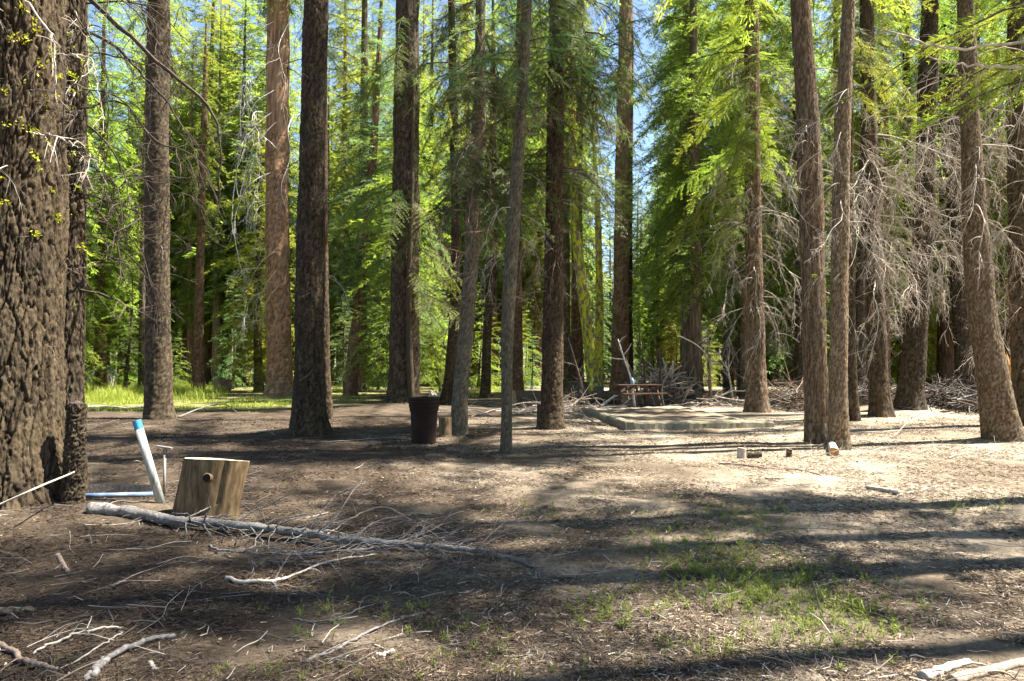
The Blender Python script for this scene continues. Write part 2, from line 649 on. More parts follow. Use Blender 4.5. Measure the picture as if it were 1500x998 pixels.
LIMB = {}
for kind, L, cnt in (('curl', 1.9, 6), ('fan', 2.0, 5), ('spike', 1.0, 5)):
    for mk in ('twig_pale', 'twig_dark', 'twig_white', 'twig_moss', 'twig_brown'):
        LIMB[kind, mk] = []
    for i in range(cnt):
        base = dead_limb(500 + i * 7 + len(kind), L, kind)
        for mk in ('twig_pale', 'twig_dark', 'twig_white', 'twig_moss', 'twig_brown'):
            LIMB[kind, mk].append(base.mesh('dead_branch', [M[mk]]))

# ------------------------------------------------------------------ trunks


def trunk_mesh(name, C, Rr, m, nseg=44, cell=.10, stretch=3.0, depth=.018, flare=.30, seed=1, dz=.05, flare_h=.35, edge=.38):
    """C (k,3), Rr (k): centre line from the ground up, in local coordinates; bark plates pushed out of the surface"""
    C, Rr = np.asarray(C, float), np.asarray(Rr, float)
    zs, z = [C[0, 2]], C[0, 2]
    while z < C[-1, 2]:
        z += dz if z < 15 else dz * 8
        zs.append(min(z, C[-1, 2]))
    zs = np.array(zs)
    if len(C) > 2:
        k = smooth_path(np.column_stack([C, Rr]), 160)
    else:
        k = smooth_path(np.column_stack([C, Rr]), 60)
    cx, cy, rr = [np.interp(zs, k[:, 2], k[:, i]) for i in (0, 1, 3)]
    th = np.arange(nseg) * 2 * np.pi / nseg
    h = zs - C[0, 2]
    g = np.random.default_rng(seed)
    lob = sum(g.uniform(.3, 1) * np.cos(k_ * th + g.uniform(0, 6.3)) for k_ in (3, 5, 7)) / 2.2
    fl = 1 + flare * np.exp(-h / flare_h)[:, None] * (1 + .5 * lob[None, :])
    # slow unevenness
    une = 1 + .035 * np.sin(h[:, None] * 1.3 + th[None] * 2 + seed) + .025 * np.sin(h[:, None] * 3.1 - th[None] * 3 + 2 * seed)
    r0 = rr[:, None] * fl * une
    nu = max(6, int(round(2 * np.pi * rr[0] / cell)))
    U = np.broadcast_to(th[None, :] / (2 * np.pi) * nu, r0.shape)
    W = np.broadcast_to((h / (cell * stretch))[:, None], r0.shape)
    wa = vnoise(U, W * 1.3, nu, seed + 21)
    wb = vnoise(U * 2, W * 2.9, nu * 2, seed + 22)
    wc = vnoise(U * 4, W * 6.5, nu * 4, seed + 23)
    wd = vnoise(U, W, nu, seed + 24)
    wl = vnoise(U * .5 if nu % 2 == 0 else U, W * .35, max(3, nu // 2) if nu % 2 == 0 else nu, seed + 31)
    k1 = .75 if edge < .2 else 1.3
    U2 = U + k1 * (1.1 * wa + .75 * wb + .5 * wc)
    f1, f2, ident = vor(U2, W * (1.0 + 0 * wl) + (.6 if edge < .2 else 1.3) * wl + .8 * wd + .45 * wb + .3 * wc, nu, seed)
    e = np.clip((f2 - f1) / edge, 0, 1)
    e = e * e * (3 - 2 * e)
    f1b, f2b, idb = vor(U2 * 2.0, W * 2.6, nu * 2, seed + 5)
    eb = np.clip((f2b - f1b) / .3, 0, 1)
    vf = vnoise(U * 9, W * 14, nu * 9, seed + 25) + .6 * vnoise(U * 19, W * 31, nu * 19, seed + 26)
    tone = np.clip((.25 + .75 * e) * (.70 + .30 * eb) * (.62 + .5 * ident) + .30 * vf, 0, 1)
    rad = r0 + depth * (e * .8 + .28 * eb * e + .30 * ident - .75 + .40 * vf + .5 * wa + .9 * wl + .4 * wb)
    V = np.stack([cx[:, None] + rad * np.cos(th), cy[:, None] + rad * np.sin(th), np.broadcast_to(zs[:, None], rad.shape)], -1)
    n = len(zs)
    i = np.arange(n - 1)[:, None] * nseg
    j = np.arange(nseg)[None, :]
    kk = (j + 1) % nseg
    F4 = np.stack([i + j, i + kk, i + nseg + kk, i + nseg + j], -1).reshape(-1, 4)
    b = Buf().add(V, F4, a=tone.ravel())
    return b.mesh(name, [m], smooth=True, tone=True), (zs, cx, cy, rr)


def simple_trunk(name, H, r, m, seed):
    g = np.random.default_rng(seed)
    t = np.linspace(0, 1, 26) ** 1.4
    lean = g.normal(0, .012, 2)
    C = np.stack([lean[0] * t * H + .10 * np.sin(t * 5 + seed), lean[1] * t * H + .10 * np.cos(t * 4 + seed), t * H - .1], -1)
    C[:, :2] -= C[0, :2]
    V, F4, F3 = tube(C, r * (1 - .93 * t) * (1 + .35 * np.exp(-t * H / .4)), 14, False)
    return Buf().add(V, F4).mesh(name, [m], smooth=True)


def make_tree(name, label, cat, pts, d, bk, Htop=26, crown=None, dead=(), seed=1, group=None, cell=.10, stretch=3.,
              depth=.018, flare=.3, nseg=44, dz=.05, flare_h=.35, leanback=0.0):
    """pts: (px, py, width_px) from the base up, standing d metres ahead"""
    pw = []
    for px, py, w in pts:
        q = P(px, py, d)
        pw.append([*q, w / 2 / F * d / math.sqrt(1 + ((px - 750) / F) ** 2)])
    pw = np.array(pw)
    if bk not in (M['pine_bark'], M['thin_bark']) and seed != 4:
        cell, stretch, depth = cell * .52, stretch * 1.9, depth * .8
    bx, by = pw[0, 0], pw[0, 1]
    bz = float(gh(bx, by))
    pw[0, 2] = bz - .12
    pw[:, 1] += leanback * (pw[:, 2] - bz)
    # carry on above the picture, tapering
    a, b_ = pw[-2], pw[-1]
    sl = (b_[:3] - a[:3]) / max(.1, (b_[2] - a[2])) * .8
    H = max(Htop, b_[2] + 4)
    ext = []
    for f in (.35, .7, 1.0):
        z = b_[2] + (H - b_[2]) * f
        ext.append([b_[0] + sl[0] * (z - b_[2]) * (1 - .3 * f), b_[1] + sl[1] * (z - b_[2]), z, b_[3] * (1 - .88 * f)])
    pw = np.vstack([pw, ext])
    loc = np.array([bx, by, bz])
    pw[:, :3] -= loc
    root = thing(name, label, cat, loc, 0, group)
    me, ctr = trunk_mesh('trunk', pw[:, :3], pw[:, 3], bk, nseg, cell, stretch, depth, flare, seed, dz, flare_h, .17 if bk is M['pine_bark'] else .42)
    link('trunk', me, root)
    zs, cx, cy, rr = ctr

    def at(z):
        return np.array([np.interp(z, zs, cx), np.interp(z, zs, cy), z]), float(np.interp(z, zs, rr))
    g = np.random.default_rng(seed + 1000)
    if crown is not None:
        for (me_, hh), z0, s in ([crown] if not isinstance(crown, list) else crown):
            c, _ = at(z0)
            top, _ = at(min(H, z0 + hh * s))
            v = Vector(top - c).normalized()
            o = link('crown', me_, root, c)
            o.rotation_euler = (v.to_track_quat('Z', 'Y') @ Euler((0, 0, g.uniform(0, 6.28))).to_quaternion()).to_euler()
            o.scale = (s, s, s)
    stubs = [('spike', 'twig_brown' if bk not in (M['thin_bark'],) else 'twig_dark', 9, 1.4, 7.5, .18, .5)] if d < 34 else []
    for spec in list(dead) + stubs:
        kind, mk, n, z0, z1, s0, s1 = spec[:7]
        if mk == 'twig_pale' and pts[0][0] > 1000:
            n, s0, s1 = int(n * 1.35), s0 * .9, s1 * 1.25
        azr = spec[7] if len(spec) > 7 else (0, 360)
        for _ in range(n):
            z = g.uniform(z0, z1)
            c, r_ = at(z)
            az = R(g.uniform(*azr))
            me_ = LIMB[kind, mk][g.integers(len(LIMB[kind, mk]))]
            o = link('dead_branch', me_, root, c + r_ * .9 * np.array([math.cos(az), math.sin(az), 0]))
            s = g.uniform(s0, s1)
            o.rotation_euler = (g.normal(0, .25), g.normal(0, .2), az)
            o.scale = (s, s, s)
    return root, at

# ------------------------------------------------------------------ the standing trees, one by one
N0, N1, N2, N3 = NEAR
PB, GB, GL, RB, RL, CB, BB, TB, TAN, MB = [M[k] for k in ('pine_bark', 'grey_bark', 'grey_bark_lichen', 'red_bark', 'red_bark_lichen',
                                                          'cedar_bark', 'brown_bark', 'thin_bark', 'tan_bark', 'moss_bark')]

# the big pine at the left edge
pine, pine_at = make_tree('pine_tree', 'huge pine with thick plated bark and yellow lichen tufts, cut off by the left edge', 'tree',
                          [(10, 772, 176), (14, 600, 158), (20, 300, 150), (28, 0, 142)], 7.2, PB, 30, (N1, 13, 1.1),
                          [('curl', 'twig_dark', 4, 4.2, 6.5, .7, 1.0, (270, 400)), ('curl', 'twig_pale', 5, 3.0, 5.2, .35, .6, (250, 330))],
                          seed=3, cell=.092, stretch=5.2, depth=.032, nseg=300, dz=.016, flare=.22)
pine2, pine2_at = make_tree('pine_tree', 'narrower dark pine standing close behind the huge plated pine', 'tree',
                            [(92, 737, 64), (92, 560, 62), (98, 300, 58), (102, 0, 54)], 8.2, GL, 26, (N1, 11, .9),
                            [('spike', 'twig_dark', 12, 2.2, 6.0, .7, 1.3, (290, 420)), ('curl', 'twig_dark', 8, 2.6, 7, .6, 1.0, (300, 420)),
                             ('curl', 'twig_pale', 5, 3.2, 5.6, .35, .6, (260, 360))],
                            seed=4, cell=.065, stretch=4.0, depth=.02, nseg=150, dz=.02)
# lichen tufts on both
lich = M['lichen'] = leaf_mat('wolf_lichen', (.30, .33, .02), (.46, .46, .04), .2, .02)


def tufts(root, at, n, z0, z1, az0, az1, s0, s1, seed):
    g = np.random.default_rng(seed)
    b = Buf()
    for _ in range(n):
        z = g.uniform(z0, z1)
        c, r_ = at(z)
        a = R(g.uniform(az0, az1))
        nrm = np.array([math.cos(a), math.sin(a), 0])
        o = c + nrm * r_ * 1.02
        s = g.uniform(s0, s1)
        k = int(g.integers(14, 30))
        d = nrm * .8 + g.normal(0, .8, (k, 3))
        d /= np.linalg.norm(d, axis=1, keepdims=True)
        e = g.normal(0, 1, (k, 3))
        w = np.cross(d, e)
        w /= np.linalg.norm(w, axis=1, keepdims=True)
        o2 = o + g.normal(0, s * .35, (k, 3))
        l = s * g.uniform(.4, 1., (k, 1))
        b.quads(np.stack([o2, o2 + d * l * .5 + w * s * .13, o2 + d * l, o2 + d * l * .5 - w * s * .13], 1), 0, g.uniform(0, 1, k))
    return tag(b.obj('lichen', [lich], root, tone=True), None, None, kind='stuff')


tufts(pine, pine_at, 46, 2.6, 5.6, 265, 360, .04, .085, 1)
tufts(pine2, pine2_at, 26, 2.8, 5.4, 250, 350, .035, .07, 2)


def limb(root, at_world, pts, r0, r1, m, name='limb', sub=7, seed=1, sl=.5):
    """a bare limb through world points, with twigs"""
    g = np.random.default_rng(seed)
    p = smooth_path(pts, 22)
    p = p + g.normal(0, .012 + .9 * r0 * (r0 > .035), p.shape)
    b = Buf()
    t = np.linspace(0, 1, len(p))
    V, F4, F3 = tube(p, r0 + (r1 - r0) * t, 6, False)
    b.add(V, F4)
    L = np.linalg.norm(np.diff(p, axis=0), axis=1).sum()
    for _ in range(sub):
        i = int(g.integers(4, len(p) - 1))
        d = p[i] - p[i - 1]
        d = d / np.linalg.norm(d) + g.normal(0, .6, 3)
        d[2] -= .3
        q = [p[i]]
        d /= np.linalg.norm(d)
        n = 7
        for k in range(n):
            d = d + g.normal(0, .16, 3) + np.array([0, 0, -.08])
            d /= np.linalg.norm(d)
            q.append(q[-1] + d * sl * g.uniform(.5, 1.2) / n)
        V, F4, F3 = tube(np.array(q), np.linspace(.006, .002, n + 1), 3, False)
        b.add(V, F4)
        for _k in range(3):
            kk = int(g.integers(2, n))
            d2 = g.normal(0, .6, 3) + (q[kk] - q[kk - 1]) / np.linalg.norm(q[kk] - q[kk - 1])
            d2 /= np.linalg.norm(d2)
            V, F4, F3 = tube(np.array([q[kk], q[kk] + d2 * .1, q[kk] + d2 * .2 + np.array([0, 0, -.03])]), [.003, .002, .0015], 3, False)
            b.add(V, F4)
    inv = np.array(root.location)
    b2 = Buf().add(np.concatenate(b.V) - inv, np.concatenate(b.F4))
    return b2.obj(name, [m], root)


for i, (pp, d0, d1, r0) in enumerate((
        ([(95, -40), (160, 25), (235, 95), (300, 150), (322, 210), (322, 300)], 7.6, 8.3, .030),
        ([(105, 40), (160, 62), (200, 100), (245, 150), (300, 230)], 7.8, 8.6, .020),
        ([(120, 160), (180, 150), (225, 205), (290, 235), (330, 330)], 8.0, 8.6, .014),
        ([(118, 260), (165, 258), (212, 240)], 8.0, 8.8, .014),
        ([(115, 310), (160, 290), (200, 262), (236, 258)], 8.0, 9.0, .012),
        ([(112, 395), (150, 380), (172, 350), (215, 345)], 8.0, 8.8, .010),
        ([(110, 20), (150, 90), (158, 190), (150, 300)], 7.8, 8.0, .010),
        ([(200, -30), (215, 40), (250, 90), (262, 190)], 8.2, 8.6, .010))):
    w = [P(px, py, d0 + (d1 - d0) * k / (len(pp) - 1)) for k, (px, py) in enumerate(pp)]
    limb(pine if i != 4 else pine2, None, w, r0, r0 * .3, M['twig_dark'], 'limb', 9, 40 + i, .55)
for i, (pp, d, r0) in enumerate((([(30, -10), (70, 45), (80, 80), (82, 150)], 6.55, .011), ([(45, 195), (80, 200), (120, 215)], 6.5, .010),
                                 ([(82, 78), (110, 82), (135, 90), (148, 150)], 6.6, .009), ([(100, 155), (125, 100), (130, 30)], 6.9, .007))):
    limb(pine, None, [P(px, py, d) for px, py in pp], r0, r0 * .4, M['twig_pale'], 'limb', 3, 70 + i, .3)

make_tree('fir_tree', 'straight dark fir trunk alone beside the grass, behind the leaning white post', 'tree',
          [(233, 613, 42), (232, 520, 39), (230, 250, 36), (233, 0, 34)], D(613), GB, 30, (N0, 12.5, 1.0),
          [('spike', 'twig_dark', 14, 3, 13, .5, 1.3), ('curl', 'twig_dark', 16, 6, 13, .8, 1.5), ('spike', 'twig_pale', 6, 5, 11, .4, .8)], seed=5, cell=.09, depth=.022)
make_tree('pine_tree', 'slim orange-brown pine rising out of the grass between the dark fir and the red pine', 'tree',
          [(290, 568, 19), (291, 480, 15), (294, 340, 12), (298, 200, 10)], 44, RB, 24, (MIDC[3], 10, .7), seed=6, nseg=24, dz=.1)
red, red_at = make_tree('pine_tree', 'massive reddish pine with bleached drooping dead branches on its left side', 'tree',
                        [(411, 577, 43), (409, 520, 38), (406, 300, 35), (408, 0, 33)], 41, RL, 42, (MIDC[0], 23, .9),
                        [('spike', 'twig_dark', 16, 10, 22, 1.4, 2.8), ('curl', 'twig_white', 16, 6, 20, 1.3, 2.2, (140, 250)), ('curl', 'twig_moss', 8, 3.5, 9, 1.0, 1.8, (150, 250))], seed=7, cell=.16, depth=.03, stretch=3.6, dz=.09)
for i, (pp, r0) in enumerate([q_ for k_, q_ in enumerate((([(395, 150), (370, 190), (350, 235), (340, 320), (352, 390)], .05), ([(398, 165), (380, 205), (362, 240), (350, 290), (345, 240)], .045),
                              ([(395, 245), (368, 268), (350, 300), (343, 335), (352, 390), (362, 410)], .05), ([(396, 265), (375, 285), (360, 330), (366, 420), (374, 462)], .045),
                              ([(396, 300), (376, 320), (362, 370), (372, 440), (385, 470)], .045), ([(398, 360), (382, 385), (365, 420), (355, 478)], .05),
                              ([(398, 385), (388, 420), (378, 460), (368, 482)], .045), ([(399, 410), (392, 440), (380, 485)], .05),
                              ([(396, 60), (372, 85), (355, 130), (352, 200)], .045), ([(396, 20), (375, 50), (358, 95), (350, 150)], .04),
                              ([(413, 165), (422, 190), (425, 230), (412, 275), (420, 310)], .05), ([(410, 20), (408, 70), (418, 120), (412, 160)], .04),
                              ([(397, 205), (372, 225), (352, 262), (340, 300)], .04), ([(397, 335), (372, 350), (358, 390), (350, 440)], .04),
                              ([(399, 120), (375, 150), (362, 185), (357, 230)], .04))) if k_ not in (3, 12, 13, 4)]):
    w = [P(px, py, 40.2 - .5 * (k % 2)) for k, (px, py) in enumerate(pp)]
    w[0] = w[0] + np.array([.5, .6, .12])
    limb(red, None, w, r0 * .62, r0 * .22, M['twig_moss'] if i in (3, 4, 5) else M['twig_white'], 'dead_branch', 9, 90 + i, 2.0)

make_tree('fir_tree', 'tall grey-brown fir trunk with lichen spots in front of the massive reddish pine', 'tree',
          [(455, 638, 54), (453, 560, 46), (456, 300, 40), (463, 0, 35)], D(638), GL, 32, (N0, 12.5, .9),
          [('spike', 'twig_dark', 10, 4, 10, .5, 1.0), ('curl', 'twig_pale', 5, 3.5, 9, .4, .7), ('curl', 'twig_dark', 6, 6, 10, .5, .9)], seed=8, cell=.085, depth=.024, nseg=64, dz=.035)
make_tree('fir_tree', 'thin dark trunk half hidden behind the grey-brown fir with lichen spots', 'tree',
          [(480, 614, 16), (476, 500, 14), (474, 300, 12), (475, 0, 9)], D(614), BB, 22, (N1, 11, .7), [('spike', 'twig_dark', 6, 4, 10, .4, .8)], seed=9, nseg=28)
make_tree('pine_tree', 'red-brown pine trunk tilting to the right in front of the sunny patch of far grass', 'tree',
          [(513, 579, 20), (520, 500, 18), (530, 420, 17), (541, 300, 15)], 40, RB, 26, (MIDC[2], 6, .8), seed=10, nseg=28, dz=.1)
big, big_at = make_tree('fir_tree', 'broad twin-stemmed fir trunk with hanging green sprays behind the trash can', 'tree',
                        [(590, 598, 52), (592, 540, 44), (594, 300, 40), (597, 0, 34)], D(598), GB, 40, (N3, 19, .8),
                        [('spike', 'twig_dark', 12, 8, 14, .6, 1.2)], seed=11, cell=.12, depth=.032, stretch=3.6, nseg=64, dz=.06)
# slim second stem grown against it
b = Buf()
q0 = np.array(big.location)
w = np.array([P(603, 596, D(598) - .62), P(599, 480, D(598) - .62), P(600, 380, D(598) - .58), P(604, 250, D(598) - .55), P(606, 120, D(598) - .4)]) - q0
V, F4, F3 = tube(smooth_path(w, 60), np.linspace(.13, .06, 60), 12, False)
b.add(V, F4, a=.6).obj('second_stem', [GB], big, smooth=True, tone=True)


def boughs(root, at, specs, lod='fine', leaf=None, seed=1):
    """single live limbs: (z, azimuth, length, pitch)"""
    g = np.random.default_rng(seed)
    for z, az, L, pitch in specs:
        c, r_ = at(z)
        me = bough_mesh(int(g.integers(5)), leaf, lod)
        a = R(az)
        o = link('bough', me, root, c + .8 * r_ * np.array([math.cos(a), math.sin(a), 0]))
        s = L / 2.5
        o.rotation_euler = (Euler((0, 0, a)).to_matrix() @ Euler((g.normal(0, .2), -R(pitch), 0)).to_matrix()).to_euler()
        o.scale = (s, s * g.uniform(.9, 1.2), s)


BOUGH = {}


def bough_mesh(i, leaf, lod='fine'):
    k = (i, leaf.name, lod)
    if k not in BOUGH:
        b = Buf()
        place(b, SPR[lod][i], np.ones(3), np.eye(3), np.zeros(3))
        BOUGH[k] = b.mesh('bough', [leaf, M['twig_dark']], tone=True)
    return BOUGH[k]


g = np.random.default_rng(77)
boughs(big, big_at, [(z, az, L, p) for z, az, L, p in zip(g.uniform(4.2, 15, 34), g.uniform(150, 390, 34), g.uniform(1.6, 3.4, 34), g.uniform(-48, -20, 34))],
       leaf=M['leaf_fir'], seed=5)
make_tree('fir_tree', 'dark leaning trunk that curves upright just right of the trash can', 'tree',
          [(651, 593, 18), (660, 540, 16), (667, 420, 15), (668, 300, 14), (664, 150, 13)], 28, BB, 26, (MIDC[3], 9.5, .8),
          [('spike', 'twig_brown', 14, 3, 12, .8, 1.6)], seed=12, nseg=28, cell=.06, depth=.012)
ck, ck_at = make_tree('fir_tree', 'slender crooked fir with many fine dead twigs, left of the pale smooth trunk', 'tree',
          [(670, 637, 24), (676, 560, 22), (688, 420, 22), (694, 300, 20), (702, 120, 16), (704, 0, 14)], D(637), TB, 22, (N1, 5.4, .9),
          [('spike', 'twig_brown', 34, 2.6, 9, .6, 1.6), ('curl', 'twig_brown', 24, 3, 9, .6, 1.1), ('curl', 'twig_pale', 4, 3.4, 6, .4, .7)], seed=13, nseg=36, cell=.05, depth=.009)
make_tree('fir_tree', 'thin dark stem in the shade between the crooked fir and the pale smooth trunk', 'tree',
          [(711, 580, 15), (714, 480, 13), (722, 380, 12), (722, 200, 10)], 36, BB, 22, (MIDC[3], 7.5, .75),
          [('spike', 'twig_brown', 16, 3, 11, .8, 1.6)], seed=14, nseg=24, cell=.06)
lp, lp_at = make_tree('pine_tree', 'pale smooth young trunk standing nearest to the middle of the clearing', 'tree',
                      [(741, 662, 17), (742, 600, 16), (744, 470, 19), (752, 330, 19), (764, 150, 17), (772, 0, 15)], D(662), TB, 20, (N1, 6.4, .8),
                      [('spike', 'twig_brown', 10, 2.5, 6.5, .4, .9), ('curl', 'twig_pale', 5, 2.8, 5, .3, .6)], seed=15, nseg=40, cell=.045, depth=.006, stretch=1.2, flare=.2, flare_h=.15)
make_tree('fir_tree', 'reddish dark trunk directly behind the pale smooth young trunk', 'tree',
          [(758, 580, 19), (757, 480, 16), (758, 300, 14), (760, 100, 12)], 38, RB, 28, (MIDC[1], 9, .75), [('spike', 'twig_brown', 12, 4, 12, .9, 1.7)], seed=16, nseg=24)
dk, dk_at = make_tree('fir_tree', 'dark brown fir trunk with deep bark furrows in the middle, left of the concrete border', 'tree',
                      [(807, 629, 37), (809, 560, 31), (812, 300, 26), (816, 0, 22)], D(629), BB, 26, (N1, 6.8, 1.05),
                      [('spike', 'twig_brown', 38, 3.2, 10, .7, 1.8), ('curl', 'twig_brown', 28, 3.5, 10, .6, 1.2)], seed=17, cell=.065, depth=.02, nseg=56, dz=.035)
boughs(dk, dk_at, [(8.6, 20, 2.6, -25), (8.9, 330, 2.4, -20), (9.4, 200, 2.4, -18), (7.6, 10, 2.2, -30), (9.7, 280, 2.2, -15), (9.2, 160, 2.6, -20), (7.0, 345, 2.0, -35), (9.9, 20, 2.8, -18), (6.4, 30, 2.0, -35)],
       leaf=M['leaf_shaded_olive'], seed=6)
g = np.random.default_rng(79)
boughs(dk, dk_at, [(z, az, L, p) for z, az, L, p in zip(g.uniform(6.0, 11.5, 40), g.uniform(0, 360, 40), g.uniform(1.8, 3.6, 40), g.uniform(-38, -12, 40))], leaf=M['leaf_shaded_olive'], seed=16)
boughs(ck, ck_at, [(z, az, L, p) for z, az, L, p in zip(g.uniform(5.2, 10.5, 40), g.uniform(0, 360, 40), g.uniform(1.4, 3.0, 40), g.uniform(-40, -15, 40))], leaf=M['leaf_shaded_olive'], seed=17)
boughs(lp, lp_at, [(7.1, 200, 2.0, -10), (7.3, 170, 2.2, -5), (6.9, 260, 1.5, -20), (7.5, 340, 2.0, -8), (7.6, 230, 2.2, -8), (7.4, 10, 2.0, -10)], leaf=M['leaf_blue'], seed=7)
make_tree('pine_tree', 'pale sunlit trunk partly hidden by the dark brown fir in the middle', 'tree',
          [(829, 566, 17), (828, 450, 15), (827, 250, 14), (826, 30, 13)], 42, TAN, 30, (MIDC[3], 16, .7), seed=18, nseg=24, dz=.1)
make_tree('pine_tree', 'leaning pale trunk coated with yellow lichen along one side', 'tree',
          [(872, 566, 18), (862, 500, 16), (850, 400, 15), (841, 300, 13), (838, 160, 11)], 37, MB, 22, (MIDC[3], 9, .6),
          [('spike', 'twig_moss', 8, 3, 9, .8, 1.4)], seed=19, nseg=24)
make_tree('pine_tree', 'reddish trunk standing behind the leaning lichen-coated trunk', 'tree',
          [(846, 564, 20), (845, 450, 17), (846, 250, 15), (849, 60, 13)], 43, RB, 30, (MIDC[3], 15, .6), seed=20, nseg=24, dz=.1)
make_tree('pine_tree', 'thin upright broken-topped trunk coated bright yellow with lichen', 'tree',
          [(877, 562, 14), (878, 450, 11), (876, 330, 9), (870, 205, 5)], 40, MB, 14.5, None, [('spike', 'twig_moss', 10, 4, 13, .8, 1.4), ('curl', 'twig_pale', 5, 8, 13, .7, 1.2)], seed=21, nseg=24)
tp, tp_at = make_tree('pine_tree', 'tall red-barked pine with bare side twigs against the blue sky', 'tree',
          [(907, 560, 29), (909, 480, 24), (912, 250, 22), (917, 0, 19)], 42, M['sunlit_red_bark'], 40, (MIDC[3], 25, .7),
          [('spike', 'twig_pale', 16, 13, 24, 1.3, 2.6, (-80, 100)), ('curl', 'twig_pale', 12, 6, 14, 1.2, 2.0, (-80, 80))], seed=22, cell=.15, depth=.03, stretch=2.4, nseg=36, dz=.09)
g = np.random.default_rng(80)
boughs(tp, tp_at, [(z, az, L, p) for z, az, L, p in zip(g.uniform(13, 24, 18), g.uniform(60, 200, 18), g.uniform(2.6, 5.0, 18), g.uniform(-35, -5, 18))], leaf=M['leaf_blue'], seed=18, lod='mid')
make_tree('fir_tree', 'dark trunk in the shadow right behind the tall red-barked pine', 'tree',
          [(922, 562, 14), (921, 450, 11), (922, 250, 10), (924, 80, 9)], 46, BB, 28, None, [('spike', 'twig_dark', 8, 5, 16, 1., 1.8)], seed=23, nseg=24, dz=.1)
c1, c1_at = make_tree('cedar_tree', 'brown cedar trunk with curling pale dead branches at the right end of the concrete border', 'tree',
                      [(1110, 605, 36), (1107, 540, 30), (1103, 300, 24), (1102, 100, 21), (1100, 0, 20)], D(605), CB, 28, (N2, 8.5, 1.0),
                      [('curl', 'twig_pale', 34, 3.5, 12.5, .7, 1.25), ('fan', 'twig_pale', 8, 5, 12, .7, 1.2), ('curl', 'twig_brown', 10, 3, 8, .6, 1.)], seed=24, cell=.07, stretch=6, depth=.02, nseg=52)
g = np.random.default_rng(78)
boughs(c1, c1_at, [(z, az, L, p) for z, az, L, p in zip(g.uniform(5.5, 13.5, 24), g.uniform(120, 250, 24), g.uniform(2.4, 3.6, 24), g.uniform(-38, -15, 24))],
       leaf=M['leaf_bright'], seed=8)
make_tree('fir_tree', 'pale grey trunk just behind and left of the brown cedar with curling branches', 'tree',
          [(1095, 590, 20), (1093, 480, 17), (1094, 300, 14), (1096, 80, 12)], 32, TAN, 26, (MIDC[1], 9, .8), [('fan', 'twig_pale', 10, 4, 12, .8, 1.4)], seed=25, nseg=24)
make_tree('cedar_tree', 'pale thin trunk with hanging dead branches behind the reddish twin cedar', 'tree',
          [(1173, 572, 18), (1172, 480, 15), (1170, 300, 13), (1166, 100, 10)], 36, TAN, 24, (MIDC[1], 8, .8), [('fan', 'twig_pale', 12, 3, 12, .8, 1.4)], seed=26, nseg=24)
t1, t1_at = make_tree('cedar_tree', 'smooth-lit leaning cedar, the taller of the close pair at the edge of the sunlit ground', 'tree',
                      [(1199, 648, 38), (1195, 560, 36), (1188, 300, 36), (1180, 120, 33), (1172, 0, 29)], D(648), CB, 26, (N2, 10.5, .9),
                      [('curl', 'twig_pale', 7, 2.5, 8, .4, .8), ('spike', 'twig_pale', 6, 3, 8.5, .4, .9)], seed=27, cell=.07, stretch=7, depth=.012, nseg=64, dz=.035, flare=.12)
t2, t2_at = make_tree('cedar_tree', 'slimmer flaky-barked cedar of the close pair, with a split log at its foot', 'tree',
                      [(1229, 657, 32), (1228, 560, 28), (1230, 400, 26), (1234, 200, 24), (1243, 0, 19)], D(657), TAN, 24, (N0, 10, .8),
                      [('curl', 'twig_pale', 8, 2.6, 8, .4, .8), ('fan', 'twig_pale', 4, 3.8, 6, .5, .8)], seed=28, cell=.055, stretch=2.5, depth=.013, nseg=64, dz=.035, flare=.2)
boughs(t1, t1_at, [(1.9, 300, .35, 10), (3.5, 330, .45, 5), (3.4, 250, .4, -5), (5.4, 340, .4, 0), (2.5, 280, .5, -10), (4.6, 350, .4, -10)], leaf=M['leaf_bright'], seed=9)
make_tree('cedar_tree', 'dark trunk in the gap just behind the slimmer flaky-barked cedar', 'tree',
          [(1250, 617, 20), (1246, 520, 17), (1243, 300, 14), (1244, 60, 11)], D(617), BB, 22, (N0, 9, .8), [('fan', 'twig_pale', 5, 4, 9, .6, 1.)], seed=29, nseg=32)
make_tree('fir_tree', 'thin grey-streaked trunk between the twin cedars and the round-based brown fir', 'tree',
          [(1262, 592, 22), (1260, 500, 18), (1264, 300, 15), (1270, 90, 12)], 30, GB, 24, (MIDC[3], 11, .7), [('fan', 'twig_pale', 6, 4, 11, .8, 1.3)], seed=30, nseg=28)
b1, b1_at = make_tree('fir_tree', 'dark brown fir behind a curtain of pale dead twigs', 'tree',
                      [(1291, 614, 36), (1286, 540, 30), (1276, 300, 26), (1269, 0, 20)], D(614), BB, 26, (N1, 11, .8),
                      [('fan', 'twig_pale', 18, 4.0, 8.5, .9, 1.35, (190, 350)), ('curl', 'twig_pale', 8, 4, 10, .7, 1.2)], seed=31, cell=.08, stretch=4, depth=.016, nseg=48)
b2, b2_at = make_tree('fir_tree', 'stout furrowed trunk on a needle mound, bending to the right as it rises', 'tree',
                      [(1332, 606, 44), (1338, 530, 36), (1352, 350, 32), (1358, 150, 29), (1362, 0, 26)], D(606), GB, 30, (N0, 12, .9),
                      [('curl', 'twig_pale', 16, 3.5, 11, .6, 1.1), ('fan', 'twig_pale', 9, 5, 10, .8, 1.2, (180, 360)), ('spike', 'twig_brown', 8, 4, 12, .6, 1.2)], seed=32, cell=.09, stretch=3, depth=.03, nseg=60)
make_tree('fir_tree', 'thin dark trunk close behind the stout furrowed trunk on the mound', 'tree',
          [(1330, 572, 14), (1329, 400, 13), (1328, 200, 12), (1327, 0, 10)], 38, BB, 26, (MIDC[3], 15, .7), [('spike', 'twig_dark', 8, 6, 16, .9, 1.6)], seed=33, nseg=24)
